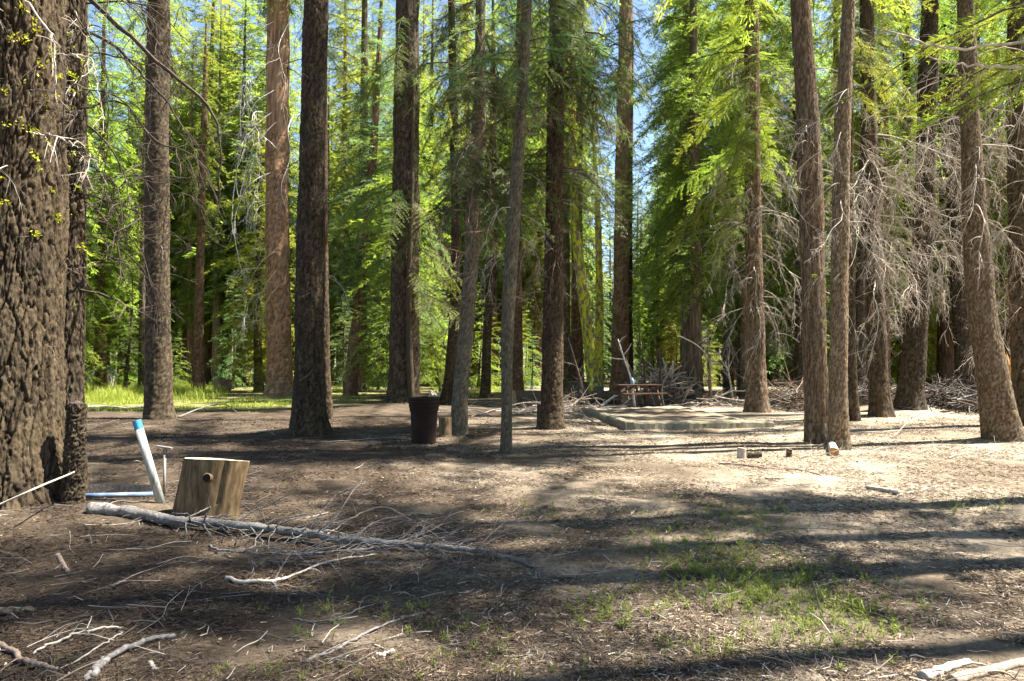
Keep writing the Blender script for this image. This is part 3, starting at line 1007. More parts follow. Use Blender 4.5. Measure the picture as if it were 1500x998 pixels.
make_tree('fir_tree', 'dark broad trunk between the stout furrowed trunk and the tan leaning trunk', 'tree',
          [(1424, 580, 44), (1415, 520, 36), (1402, 300, 30), (1394, 0, 25)], 31, GB, 30, (N1, 14, 1.0),
          [('curl', 'twig_pale', 14, 4, 14, .8, 1.5), ('fan', 'twig_pale', 6, 5, 12, .8, 1.4)], seed=34, cell=.11, depth=.03, nseg=48)
b3, b3_at = make_tree('fir_tree', 'tan sunlit trunk leaning left with flaky bark, at the far right of the clearing', 'tree',
                      [(1472, 648, 62), (1452, 540, 50), (1436, 430, 43), (1424, 250, 33), (1417, 60, 26), (1414, 0, 24)], D(648), TAN, 28, (N2, 15, .8),
                      [('curl', 'twig_pale', 14, 3, 9, .5, 1.0), ('curl', 'twig_brown', 6, 2.4, 5, .4, .8), ('fan', 'twig_pale', 5, 4, 7, .5, .9)], seed=35, cell=.06, stretch=2.2, depth=.014, nseg=72, dz=.035, flare=.12)
make_tree('pine_tree', 'plated reddish-brown trunk at the very right edge behind the tan leaning trunk', 'tree',
          [(1506, 625, 44), (1500, 500, 40), (1494, 300, 36), (1490, 0, 30)], D(625), PB, 28, (N0, 10, 1.0),
          [('curl', 'twig_pale', 20, 3, 10, .7, 1.3), ('fan', 'twig_pale', 9, 3, 9, .7, 1.2), ('curl', 'twig_brown', 8, 3, 9, .7, 1.2)], seed=36, cell=.11, depth=.03, stretch=2.2, nseg=60)

# cedar just outside the right edge, its live boughs reach into the picture
ed, ed_at = make_tree('cedar_tree', 'cedar past the right edge whose bright green boughs hang into the top corner', 'tree',
                      [(1700, 760, 70), (1700, 500, 62), (1705, 0, 54)], 8.4, CB, 22, (N2, 8.5, .9), [('curl', 'twig_pale', 5, 3, 6, .6, 1.)], seed=37, cell=.08, stretch=6, depth=.015)
boughs(ed, ed_at, [(5.35, 172, 3.3, 4), (5.7, 182, 3.6, 2), (4.75, 176, 2.6, 8), (5.2, 165, 2.6, 6), (5.9, 170, 3.0, 6)], leaf=M['leaf_bright'], seed=10)
for i, pp in enumerate(([(1660, 70), (1500, 62), (1390, 72), (1330, 55), (1290, 40)], [(1660, 140), (1500, 100), (1420, 97), (1360, 85)])):
    limb(ed, None, [P(px, py, 8.3 - .1 * k) for k, (px, py) in enumerate(pp)], .022, .008, M['twig_pale'], 'limb', 8, 120 + i, .4)

# ------------------------------------------------------------------ the forest behind
VAR = []
for i, ((me, H), bkname, z0) in enumerate([(c, b, z) for c, b, z in zip(MIDC, ('far_bark_grey', 'far_bark_red', 'far_bark_grey', 'far_bark_grey', 'far_bark_grey'), (5.0, 6.0, 3.0, 10.0, 1.6))]):
    VAR.append((simple_trunk('trunk', H + z0, .13 + .010 * H, M[bkname], 40 + i), me, z0, H + z0))
FVAR = []
for i, ((me, H), bkname, z0) in enumerate([(c, b, z) for c, b, z in zip(FARC, ('far_bark_grey', 'far_bark_red', 'far_bark_grey', 'far_bark_red'), (6.0, 7.0, 2.5, 10.0))]):
    FVAR.append((simple_trunk('trunk', H + z0, .14 + .010 * H, M[bkname], 60 + i), me, z0, H + z0))
# the wood beyond, one mass
g = np.random.default_rng(99)
T = []
for i in range(4):
    b = Buf()
    az = 0.0
    for k in range(70):
        f = ((k + g.uniform()) / 70) ** 1.1
        az += 2.4 + g.normal(0, .3)
        Lk = 5.2 * ((1 - f) ** .6 + .05) * g.uniform(.6, 1.1)
        m_ = 26
        t = g.uniform(.1, 1, m_)
        o_ = np.stack([t * Lk, (1.05 - t) * Lk * .45 * g.uniform(-1, 1, m_), -.25 * Lk * t ** 1.6 + g.normal(0, .12, m_)], -1)
        d_ = g.normal(0, 1, (m_, 3)) * [1, 1, .35]
        d_ /= np.linalg.norm(d_, axis=1, keepdims=True)
        l_ = np.cross(d_, [0, 0, 1.]) + g.normal(0, .3, (m_, 3))
        s_ = g.uniform(.25, .6, (m_, 1))
        Q = np.stack([o_ - d_ * s_, o_ + l_ * s_ * .4, o_ + d_ * s_, o_ - l_ * s_ * .4], 1)
        Q = Q.reshape(-1, 3) @ rotm(0, 0, az).T + [0, 0, f * 28 + 1.0]
        b.quads(Q, 0, g.uniform(0, 1, m_))
    V, F4, F3 = tube([(0, 0, -.3), (0, 0, 12), (0, 0, 27)], [.42, .28, .05], 7, False)
    b.add(V, F4, m=1)
    T.append(b.arrays())
b = Buf()
for k in range(190):
    u_ = g.uniform(-.95, .95)
    d = g.uniform(140, 260)
    s_ = g.uniform(.7, 1.25)
    x = u_ * d
    if 850 < 750 + u_ * F < 1000:
        s_ *= .55
    place(b, T[k % 4], np.ones(3) * s_, rotm(0, 0, g.uniform(0, 6.28)), np.array([x, d, float(gh(x, d))]))
tag(b.obj('distant_wood', [M['leaf_fir'], M['far_bark_grey']], tone=True), 'unbroken conifer wood far behind all the trunks', 'wood', kind='stuff')
SVAR = [(simple_trunk('trunk', H, .02 + .012 * H, M['far_bark_grey'], 80 + i), me, .25, H) for i, (me, H) in enumerate(SAPL)]
TXT_MID = ['mid-green fir among the trees at the back of the clearing', 'tall bright green conifer among the trees at the back of the clearing',
           'bluish fir with low limbs among the trees at the back of the clearing', 'slim green conifer with a long bare lower trunk at the back of the clearing',
           'small bushy yellow-green conifer at the back of the clearing']
TXT_FAR = ['mid-green conifer in the deep forest far behind the clearing', 'bright green conifer in the deep forest far behind the clearing',
           'bluish conifer with low limbs in the deep forest far behind the clearing', 'slim conifer with a long bare trunk in the deep forest far behind the clearing']
TXT_SAP = ['knee-to-head-high bright green fir sapling', 'young fir sapling with limbs down to the ground', 'bluish young fir with limbs down to the ground',
           'bright green young fir with limbs down to the ground']


def plant(var, kind, label, x, y, s, rz, group):
    tr, cr, z0, H = var
    root = thing(kind, label, 'tree', (x, y, float(gh(x, y))), rz, group)
    root.scale = (s, s, s)
    link('trunk', tr, root)
    link('crown', cr, root, (0, 0, z0))
    return root


STAND = []
for o in bpy.data.objects:
    if o.get('category') == 'tree':
        STAND.append((o.location.x, o.location.y, 2.6))


def free(x, y, r):
    return all((x - a) ** 2 + (y - b_) ** 2 > max(r, c) ** 2 for a, b_, c in STAND)


g = np.random.default_rng(2024)
cnt = 0
for k in range(900):
    if cnt >= 122:
        break
    d = g.uniform(30, 47.5) if g.random() < .62 else g.uniform(60, 68)
    u = g.uniform(-.86, .86)
    x = u * d
    px = 750 + u * F
    if not free(x, d, 2.7):
        continue
    if 845 < px < 1000 or (600 < px < 900 and d < 48):      # the opening where the sky shows
        continue
    if px < 470 and 100 < px and d < 46:   # the grass patch
        continue
    if 470 <= px < 560 and d < 44:
        continue
    i = int(g.choice(5, p=[.18, .28, .09, .25, .20]))
    s = g.uniform(.75, 1.15)
    plant(VAR[i], 'conifer_tree', TXT_MID[i], x, d, s, g.uniform(0, 6.28), ('mid-green', 'bright green', 'bluish', 'bare-trunked', 'bushy')[i] + ' conifers at the back of the clearing')
    STAND.append((x, d, 2.5))
    cnt += 1
cnt = 0
for k in range(1500):
    if cnt >= 205:
        break
    d = g.uniform(62, 140)
    u = g.uniform(-.84, .84)
    x = u * d
    px = 750 + u * F
    if not free(x, d, 2.8):
        continue
    i = int(g.choice(4, p=[.20, .52, .07, .21]))
    s = g.uniform(.8, 1.2)
    if 850 < px < 985:
        s = min(s, max(.25, d * .15 / FVAR[i][3]) * g.uniform(.7, 1.1))
    plant(FVAR[i], 'conifer_tree', TXT_FAR[i], x, d, s, g.uniform(0, 6.28), ('mid-green', 'bright green', 'bluish', 'bare-trunked')[i] + ' conifers in the deep forest')
    STAND.append((x, d, 2.6))
    cnt += 1
for px, d, i in ((352, 62, 0), (384, 70, 1), (330, 75, 1), (500, 66, 1), (540, 74, 0), (228, 66, 1), (262, 72, 0), (300, 64, 1), (318, 84, 3), (205, 80, 0), (275, 92, 1)):
    q = P(px, 560, d)
    plant(FVAR[i], 'conifer_tree', TXT_FAR[i], q[0], d, 1.1, random.uniform(0, 6.28), ('mid-green', 'bright green', 'bluish', 'bare-trunked')[i] + ' conifers in the deep forest')
for k in range(34):
    d = g.uniform(47, 61)
    u = g.uniform(-.8, .8)
    if not free(u * d, d, 2.4):
        continue
    i = int(g.choice([1, 2, 3, 3]))
    plant(SVAR[i], 'fir_sapling', ('', 'waist-high to man-high', 'bluish', 'bright green')[i] + ' young fir in the sunny gap behind the first ranks of trees', u * d, d, g.uniform(.5, 1.05), g.uniform(0, 6.28), ('small', 'waist-high', 'bluish', 'bright green')[i] + ' young firs in the sunny gap')
    STAND.append((u * d, d, 2.0))
# low crowns in the far opening where the sky shows above
for px, d, i in ((845, 70, 0), (862, 88, 1), (880, 64, 2), (893, 95, 0), (905, 75, 1), (925, 100, 0), (938, 68, 1), (952, 84, 2), (966, 62, 0), (980, 92, 1), (996, 72, 0), (915, 58, 2), (870, 110, 1), (948, 112, 0), (985, 56, 1), (944, 85, 1), (933, 108, 1), (960, 100, 0), (972, 78, 1)):
    hh = d * (random.uniform(.14, .25) if px < 920 else random.uniform(.2, .33))
    q = P(px, 560, d)
    plant(FVAR[i], 'conifer_tree', 'low conifer in the far opening below the blue sky', q[0], d, hh / FVAR[i][3], random.uniform(0, 6.28), 'low conifers in the far opening')
# saplings and young firs that show
for i, px, d, s, lab in ((0, 960, 34, 1.0, 'small bright fir sapling beside the brush pile behind the picnic table'), (0, 985, 40, 1.2, 'second bright fir sapling, behind the brush pile and right of the picnic table'),
                         (1, 1065, 40, 1.0, 'young fir sapling left of the brown cedar trunk'), (3, 700, 48, .9, 'bright green young fir behind the crooked fir'),
                         (3, 655, 52, 1.0, 'bright green young fir lit behind the leaning dark trunk'), (2, 225, 47, 1.0, 'bluish young fir behind the dark fir beside the grass'),
                         (3, 183, 46, 1.1, 'bright layered young fir at the back of the grass'), (2, 340, 52, 1.1, 'bluish young fir between the slim orange pine and the red pine'),
                         (3, 1390, 44, .6, 'bright young fir between the stout trunk and the dark broad trunk'), (1, 1370, 40, .6, 'low fir sapling behind the dark brush heap'),
                         (0, 827, 33, .75, 'tiny fir sapling by the fallen log'), (3, 480, 60, 1.0, 'bright young fir behind the grey-brown fir with lichen spots'),
                         (2, 1010, 60, .9, 'bluish young fir far behind the brush pile'), (3, 1040, 52, .9, 'bright young fir far behind the concrete border'),
                         (3, 770, 55, .8, 'bright young fir far behind the pale smooth trunk'), (2, 555, 50, 1.1, 'bluish young fir left of the broad twin-stemmed trunk')):
    q = P(px, 560, d)
    plant(SVAR[i], 'fir_sapling', lab, q[0], d, s, random.uniform(0, 6.28), None)

# ------------------------------------------------------------------ unseen trees added right of the view to shade the clearing
def shade_tree(name, label, x, y, crown, z0, cs, r, seed, H=27, low=20):
    root = thing(name, label, 'tree', (x, y, float(gh(x, y))), 0, None)
    zz = np.array([-.12, 1.5, 8, 16, H])
    C = np.stack([.15 * np.sin(zz * .2 + seed), .15 * np.cos(zz * .17 + seed), zz], -1)
    C -= [C[0, 0], C[0, 1], 0]
    me, (zs, cx, cy, rr) = trunk_mesh('trunk', C, r * np.array([1.1, 1, .85, .55, .06]), GB, 40, .07, 4, .018, .3, seed, .08)
    link('trunk', me, root)
    if crown is not None:
        o = link('crown', crown[0], root, (C[2, 0], C[2, 1], z0))
        o.scale = (cs, cs, cs)
    g = np.random.default_rng(seed + 7)
    for _ in range(low):
        z = g.uniform(3, 13)
        o = link('bough', bough_mesh(int(g.integers(5)), M['leaf_fir'], 'mid'), root, (0, 0, z))
        o.rotation_euler = (g.normal(0, .2), R(g.uniform(5, 35)), g.uniform(0, 6.28))
        s_ = g.uniform(.35, .85)
        o.scale = (s_, s_, s_)
    return root, C


def shade_boughs(root, blobs, leaf, n=2, seed=1):  # boughs added out of view, each aimed to shade a given spot
    g = np.random.default_rng(seed)
    t0 = np.array(root.location)
    for px, py, h in blobs:
        for _ in range(n):
            q = G(px + g.normal(0, 14), py + g.normal(0, 9))
            c = q + SUN / SUN[2] * h
            L = np.linalg.norm(c[:2] - t0[:2]) / .62 + .3
            za = h - t0[2] + .12 * L
            d = c - (t0 + [0, 0, za])
            o = link('bough', bough_mesh(int(g.integers(5)), leaf, 'mid'), root, (0, 0, za))
            o.rotation_euler = (Euler((0, 0, math.atan2(d[1], d[0]))).to_matrix() @ Euler((g.normal(0, .15), 0, 0)).to_matrix()).to_euler()
            s_ = L / 2.5
            o.scale = (s_, min(s_, 1.0) * g.uniform(.8, 1.1), s_ * .6)


sA = ed
sB, _ = shade_tree('conifer_tree', 'unseen conifer added past the right edge to shade soil before the stump', 9.0, 7.2, NEAR[0], 15, .85, .20, 61, 31)
sD, _ = shade_tree('conifer_tree', 'unseen conifer added to the right of the viewer to shade the weeds', 8.0, 5.0, NEAR[0], 17, .5, .15, 63, low=6)
sF, _ = shade_tree('conifer_tree', 'unseen conifer added right beside the viewer to shade the left foreground', 6.5, 6.0, NEAR[1], 11.5, .9, .19, 65)
shade_boughs(sD, [(940, 800, 11), (1090, 850, 10.5), (1250, 882, 10), (1400, 908, 9)], M['leaf_fir'], 1, 1)
shade_boughs(sB, [(1320, 792, 10), (1440, 822, 9), (800, 770, 14), (690, 765, 14), (880, 742, 13), (590, 745, 15)], M['leaf_fir'], 1, 3)
shade_boughs(sF, [(640, 850, 11), (520, 880, 11.5), (480, 975, 15), (250, 930, 15), (930, 970, 13)], M['leaf_fir'], 1, 7)
shade_boughs(t1, [(700, 650, 12), (800, 662, 11), (600, 625, 14), (760, 628, 12), (900, 640, 10)], M['leaf_bright'], 2, 14)
shade_boughs(t2, [(620, 645, 13), (540, 655, 14), (480, 640, 15), (400, 652, 17), (330, 640, 18), (660, 668, 12), (860, 668, 10)], M['leaf_bright'], 2, 15)
shade_boughs(sA, [(250, 662, 18), (350, 690, 16), (450, 675, 15), (170, 640, 19), (700, 705, 13), (820, 690, 12), (600, 720, 14), (930, 715, 11)], M['leaf_bright'], 1, 4)

# ------------------------------------------------------------------ ground
n = 340
u = np.linspace(-1, 1, n)
gx = 2.2 * np.sinh(6.0 * u)
gy = 9 + 2.2 * np.sinh(6.0 * u)
X, Y = np.meshgrid(gx, gy)
Z = gh(X, Y) + .012 * np.sin(X * 7.3 + np.sin(Y * 5.1) * 2) * np.sin(Y * 6.7 + np.cos(X * 4.3) * 2) * np.exp(-((Y - 6) / 14) ** 2)
V = np.stack([X, Y, Z], -1).reshape(-1, 3)
i = np.arange(n - 1)[:, None] * n
j = np.arange(n - 1)[None, :]
F4 = np.stack([i + j, i + j + 1, i + n + j + 1, i + n + j], -1).reshape(-1, 4)

gm, nt = mat('forest_floor')
co = objco(nt)
big_n = noise(nt, co, .35, 4, .6)
med = noise(nt, co, 2.2, 6, .7, .4)
fine = noise(nt, co, 26, 5, .75)
vf = noise(nt, co, 120, 4, .8)
need = noise(nt, mapping(nt, co, (60, 190, 60)), 1.0, 3, .7, 1.5)
need2 = noise(nt, mapping(nt, co, (190, 60, 60)), 1.0, 3, .7, 1.5)
h = math_(nt, 'ADD', math_(nt, 'MULTIPLY', fine.outputs[0], .5), math_(nt, 'MULTIPLY', vf.outputs[0], .35))
h = math_(nt, 'ADD', h, math_(nt, 'MULTIPLY', math_(nt, 'MAXIMUM', need.outputs[0], need2.outputs[0]), .4))
h2 = math_(nt, 'ADD', h, math_(nt, 'MULTIPLY', math_(nt, 'SUBTRACT', med.outputs[0], .5), .55))
c = ramp(nt, h2, [(.38, (.012, .009, .007)), (.55, (.038, .028, .020)), (.70, (.088, .065, .045)), (.84, (.18, .140, .098)), (.97, (.31, .26, .195))])
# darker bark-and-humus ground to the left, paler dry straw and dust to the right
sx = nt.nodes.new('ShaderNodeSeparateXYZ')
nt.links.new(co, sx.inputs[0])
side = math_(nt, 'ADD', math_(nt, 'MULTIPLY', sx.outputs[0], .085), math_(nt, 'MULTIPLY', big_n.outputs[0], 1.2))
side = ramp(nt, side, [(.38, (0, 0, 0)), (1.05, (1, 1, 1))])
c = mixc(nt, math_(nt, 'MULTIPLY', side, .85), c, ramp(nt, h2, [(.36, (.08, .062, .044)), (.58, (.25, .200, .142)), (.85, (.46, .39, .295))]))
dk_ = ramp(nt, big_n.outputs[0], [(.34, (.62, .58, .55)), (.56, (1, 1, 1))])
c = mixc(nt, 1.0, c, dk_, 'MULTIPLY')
# thin grass film on the meadow side
px_ = math_(nt, 'MULTIPLY', math_(nt, 'SUBTRACT', sx.outputs[1], 24.5), .25, True)
lx = math_(nt, 'MULTIPLY', math_(nt, 'ADD', math_(nt, 'MULTIPLY', sx.outputs[0], -1.0), -5.0), .25, True)
mead = math_(nt, 'MULTIPLY', math_(nt, 'MULTIPLY', px_, lx), ramp(nt, med.outputs[0], [(.35, (.1, .1, .1)), (.6, (.8, .8, .8))]))
c = mixc(nt, mead, c, mixc(nt, fine.outputs[0], (.16, .17, .035), (.30, .27, .12)))
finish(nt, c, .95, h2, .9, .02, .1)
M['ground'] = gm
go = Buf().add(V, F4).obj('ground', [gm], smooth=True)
tag(go, None, None, kind='structure')


def scatter_px(g, n, x0, x1, y0, y1, bias=1.0):
    """ground points spread evenly over the ground seen in a pixel box"""
    d0, d1 = D(y1), D(y0)
    d = np.sqrt(g.uniform(d0 ** 2, d1 ** 2, n)) if bias == 1.0 else d0 * (d1 / d0) ** g.uniform(0, 1, n)
    u_ = g.uniform((x0 - 750) / F, (x1 - 750) / F, n)
    x, y = u_ * d, d
    return np.stack([x, y, gh(x, y)], -1)


# needle litter, bark chips, small twigs
g = np.random.default_rng(31)
b = Buf()
N = 380000
p = scatter_px(g, N, -60, 1560, 612, 1010, .5)
cl = np.sin(p[:, 0] * 2.1 + 1.3 * np.sin(p[:, 1] * 1.7)) * np.sin(p[:, 1] * 1.9 + np.sin(p[:, 0] * 2.9)) + .5 * np.sin(p[:, 0] * 6.1 + p[:, 1] * 3.7) * np.sin(p[:, 1] * 5.3)
p = p[cl + g.normal(0, .35, N) > -.25]
N = len(p)
th = g.uniform(0, 6.28, N)
l = g.uniform(.018, .065, N)
w = g.uniform(.0007, .0017, N) * (1 + p[:, 1] / 5)
dv = np.stack([np.cos(th), np.sin(th), g.normal(0, .16, N)], -1)
lat = np.stack([-np.sin(th), np.cos(th), g.normal(0, .5, N)], -1)
p = p + np.array([0, 0, 1.]) * (g.uniform(.003, .016, N))[:, None]
q = np.stack([p - dv * l[:, None] / 2 - lat * w[:, None], p - dv * l[:, None] / 2 + lat * w[:, None], p + dv * l[:, None] / 2 + lat * w[:, None] * .6, p + dv * l[:, None] / 2 - lat * w[:, None] * .6], 1)
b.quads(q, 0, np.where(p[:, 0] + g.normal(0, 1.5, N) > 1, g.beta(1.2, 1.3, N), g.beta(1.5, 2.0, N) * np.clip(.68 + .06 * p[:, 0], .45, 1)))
N = 24000
p = scatter_px(g, N, -60, 1560, 640, 1010, .5)
cl = np.sin(p[:, 0] * 3.1 + 1.3 * np.sin(p[:, 1] * 2.7)) * np.sin(p[:, 1] * 2.9 + np.sin(p[:, 0] * 1.9))
p = p[cl + g.normal(0, .3, N) > .05]
N = len(p)
p[:, 2] += g.uniform(.002, .010, N)
ex = g.normal(0, 1, (N, 3)) * [1, 1, .25]
ex /= np.linalg.norm(ex, axis=1, keepdims=True)
ey = np.cross(ex, [0, 0, 1.]) + g.normal(0, .25, (N, 3))
s1, s2 = g.uniform(.003, .012, N)[:, None], g.uniform(.002, .007, N)[:, None]
j4 = lambda: g.uniform(.6, 1.2, (N, 1))
b.quads(np.stack([p - ex * s1 * j4() - ey * s2 * j4(), p + ex * s1 * j4() - ey * s2 * j4(), p + ex * s1 * j4() + ey * s2 * j4(), p - ex * s1 * j4() + ey * s2 * j4()], 1), 0, g.beta(1.1, 2.0, N))
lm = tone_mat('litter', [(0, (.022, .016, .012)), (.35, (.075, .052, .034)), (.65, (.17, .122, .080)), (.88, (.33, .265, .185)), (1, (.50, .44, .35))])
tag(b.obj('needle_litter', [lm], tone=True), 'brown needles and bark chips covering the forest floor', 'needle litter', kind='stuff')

# fine dead twigs strewn about
b = Buf()
for _ in range(800):
    q = scatter_px(g, 1, -40, 1540, 590 if _ % 3 == 0 else 615, 1005, .5)[0]
    L = g.uniform(.10, .55) * (1 + q[1] / 20)
    a = g.uniform(0, 6.28)
    k = 6
    d = np.array([math.cos(a), math.sin(a)])
    pts = [q[:2]]
    for _k in range(k):
        d = d + g.normal(0, .2, 2)
        d /= np.linalg.norm(d)
        pts.append(pts[-1] + d * L / k)
    pts = np.array(pts)
    z = gh(pts[:, 0], pts[:, 1]) + .006 + np.abs(g.normal(0, .018, k + 1))
    p3 = smooth_path(np.column_stack([pts, z])[::2], 13)
    V, F4, F3 = tube(p3, np.linspace(1, .4, 13) * g.uniform(.0012, .004), 4, False)
    b.add(V, F4, a=g.beta(1.2, 1.8))
    for _k in range(int(g.integers(0, 4))):
        i0 = int(g.integers(2, 11))
        a2 = a + g.choice([-1, 1]) * g.uniform(.4, 1.0)
        e = p3[i0] + np.array([math.cos(a2), math.sin(a2), g.uniform(0, .35)]) * L * g.uniform(.15, .4)
        V, F4, F3 = tube(np.array([p3[i0], (p3[i0] + e) / 2 + g.normal(0, .012, 3), e]), [.003, .0024, .0015], 3, False)
        b.add(V, F4, a=g.uniform(.2, 1))
tm = tone_mat('twig_litter_wood', [(0, (.05, .038, .03)), (.5, (.16, .13, .105)), (1, (.42, .37, .31))])
tag(b.obj('twig_litter', [tm], tone=True), 'small dead twigs strewn over the forest floor', 'twig litter', kind='stuff')

# ------------------------------------------------------------------ weeds and grass
g = np.random.default_rng(55)
b = Buf()
wm = leaf_mat('weed_leaves', (.10, .135, .022), (.24, .28, .07), .45, .03)


def weed(q, s):
    ns = int(g.integers(2, 5))
    for _ in range(ns):
        a = g.uniform(0, 6.28)
        top = q + np.array([math.cos(a) * s * g.uniform(.1, .6), math.sin(a) * s * g.uniform(.1, .6), s * g.uniform(.5, 1.1)])
        V, F4, F3 = tube(np.array([q, (q + top) / 2 + g.normal(0, .04 * s, 3), top]), [.0016, .0013, .0008], 3, False)
        b.add(V, F4, a=.5)
        k = int(g.integers(7, 14))
        t = g.uniform(.05, 1, k)[:, None]
        o = q + (top - q) * t
        d = g.normal(0, 1, (k, 3)) * [1, 1, .6]
        d[:, 2] += .7
        d /= np.linalg.norm(d, axis=1, keepdims=True)
        lt = np.cross(d, [0, 0, 1.])
        l = s * g.uniform(.2, .5, (k, 1))
        b.quads(np.stack([o, o + d * l * .5 + lt * l * .09, o + d * l, o + d * l * .5 - lt * l * .09], 1), 0, g.uniform(0, 1, k))


for (x0, y0), (x1, y1), sd, nn in (((940, 790), (1090, 850), 44, 300), ((1060, 850), (1300, 905), 42, 420), ((1000, 820), (1160, 880), 40, 240), ((1080, 760), (1160, 775), 24, 70), ((840, 890), (930, 905), 26, 70),
                                   ((950, 740), (1130, 760), 14, 60), ((560, 905), (700, 945), 30, 30), ((380, 900), (560, 900), 30, 24), ((1330, 735), (1490, 750), 12, 30),
                                   ((300, 985), (900, 985), 16, 26), ((980, 960), (1300, 930), 22, 90), ((700, 760), (900, 750), 22, 50)):
    for _ in range(int(nn * 1.05)):
        t = g.uniform()
        px, py = x0 + (x1 - x0) * t + g.normal(0, sd), y0 + (y1 - y0) * t + g.normal(0, sd * .6)
        if py > 1000 or py < 640:
            continue
        weed(G(px, py), g.uniform(.025, .075) if g.random() > .05 else g.uniform(.08, .13))
tag(b.obj('weeds', [wm], tone=True), 'low green weeds growing in a straggling patch on the bare ground', 'weeds', kind='stuff')

b = Buf()
gmm = leaf_mat('meadow_grass', (.12, .18, .025), (.34, .38, .08), .5, .03)


def blades(n, x0, x1, d0, d1, h0, h1, keep):
    d = g.uniform(d0, d1, n)
    x = (g.uniform(x0, x1, n) - 750) / F * d
    pxx = 750 + x / d * F
    ed_ = np.minimum(pxx - x0, x1 - pxx) / (.22 * (x1 - x0)) + .5 * np.sin(d * .9 + x0) * 1.0
    ee_ = np.minimum(d - d0, d1 - d) / (.15 * (d1 - d0)) + .4 * np.sin(x * 1.7)
    k = keep(x, d) & (g.uniform(0, 1, n) < np.clip(ed_ if x0 > 100 else np.minimum(1, (x1 - pxx) / (.3 * (x1 - x0)) + .4 * np.sin(d * .9)), 0, 1)) & (g.uniform(0, 1, n) < np.clip(ee_ + .2, 0, 1))
    x, d = x[k], d[k]
    n = len(x)
    o = np.stack([x, d, gh(x, d)], -1)
    hh = g.uniform(h0, h1, n) * (.55 + .45 * np.sin(x * 1.9 + 1.3 * np.sin(d * 1.1)) * np.sin(d * .8 + x)) * g.uniform(.6, 1.25, n)
    a = g.uniform(0, 6.28, n)
    ln = np.stack([np.cos(a), np.sin(a), 0 * a], -1) * (hh * g.uniform(.1, .55, n))[:, None]
    up = np.array([0, 0, 1.]) * hh[:, None]
    lt = np.stack([np.sin(a + g.normal(0, .8, n)), -np.cos(a), 0 * a], -1) * (g.uniform(.006, .014, n))[:, None]
    m_ = o + up * .6 + ln * .35
    b.quads(np.stack([o - lt, o + lt, m_ + lt * .8, m_ - lt * .8], 1), 0, np.clip(g.uniform(0, .8, n), 0, 1))
    t_ = o + up + ln
    b.quads(np.stack([m_ - lt * .8, m_ + lt * .8, t_ + lt * .1, t_ - lt * .1], 1), 0, np.clip(g.uniform(.2, 1, n), 0, 1))


pat = lambda x, d: (np.sin(x * .9 + 2) * np.sin(d * .55 + 1) + .4 * np.sin(x * 2.3) * np.sin(d * 1.9))
blades(26000, 60, 335, 31, 56, .35, .85, lambda x, d: pat(x, d) > -.55)
blades(16000, 60, 460, 24.5, 34, .06, .2, lambda x, d: pat(x, d) > -.25)
blades(9000, 330, 560, 30, 60, .08, .22, lambda x, d: pat(x, d) > 0)
blades(5000, 640, 760, 36, 50, .25, .55, lambda x, d: pat(x, d) > .1)
blades(4000, 480, 560, 45, 70, .15, .3, lambda x, d: pat(x, d) > -.4)
tag(b.obj('meadow_grass', [gmm], tone=True), 'bright yellow-green grass growing in the sunny opening at the back', 'grass', kind='stuff')

# ------------------------------------------------------------------ wood materials for logs and sticks


def wood(name, c1, c2, c3, sx_=(30, 30, 3), rough=.85):
    m, nt = mat(name)
    co = objco(nt)
    a = noise(nt, mapping(nt, co, sx_), 1.0, 5, .65, .8)
    e = noise(nt, co, 3.0, 4, .6)
    c = ramp(nt, a.outputs[0], [(.32, c1), (.52, c2), (.72, c3)])
    c = mixc(nt, math_(nt, 'MULTIPLY', ramp(nt, e.outputs[0], [(.4, (0, 0, 0)), (.65, (1, 1, 1))]), .45), c, c1)
    finish(nt, c, rough, a.outputs[0], .5, .006)
    return m


M['stump_wood'] = wood('debarked_stump_wood', (.045, .030, .016), (.135, .088, .042), (.25, .18, .10), (16, 16, 3.2))
M['cut_wood'] = wood('cut_wood', (.24, .16, .09), (.44, .33, .21), (.60, .49, .35), (14, 14, 14))
M['grey_wood'] = wood('weathered_wood', (.055, .049, .044), (.165, .152, .14), (.33, .31, .288), (40, 40, 40))
M['pale_wood'] = wood('bleached_wood', (.20, .165, .13), (.38, .335, .275), (.55, .50, .425), (30, 30, 30))
M['red_wood'] = wood('reddish_dead_wood', (.10, .068, .050), (.25, .18, .135), (.42, .33, .26), (30, 30, 30))
M['tan_wood'] = wood('tan_dry_wood', (.13, .095, .065), (.30, .235, .17), (.46, .39, .30), (24, 24, 24))
M['orange_wood'] = wood('fresh_split_wood', (.30, .14, .04), (.55, .30, .09), (.65, .42, .18), (20, 20, 4))
M['dark_wood'] = wood('dark_dead_wood', (.02, .015, .012), (.07, .05, .04), (.16, .12, .10), (30, 30, 30))  # darkest brown of the wood tones
mh_, nt = mat('hole_shade')
finish(nt, (.006, .004, .003), 1.0)  # near-black painted for the shade inside the knot hole
M['hole_shade'] = mh_
M['log_bark'] = bark('log_bark', (.02, .015, .012), (.10, .075, .06), (.24, .19, .16), 24, 1.0, attr=False)


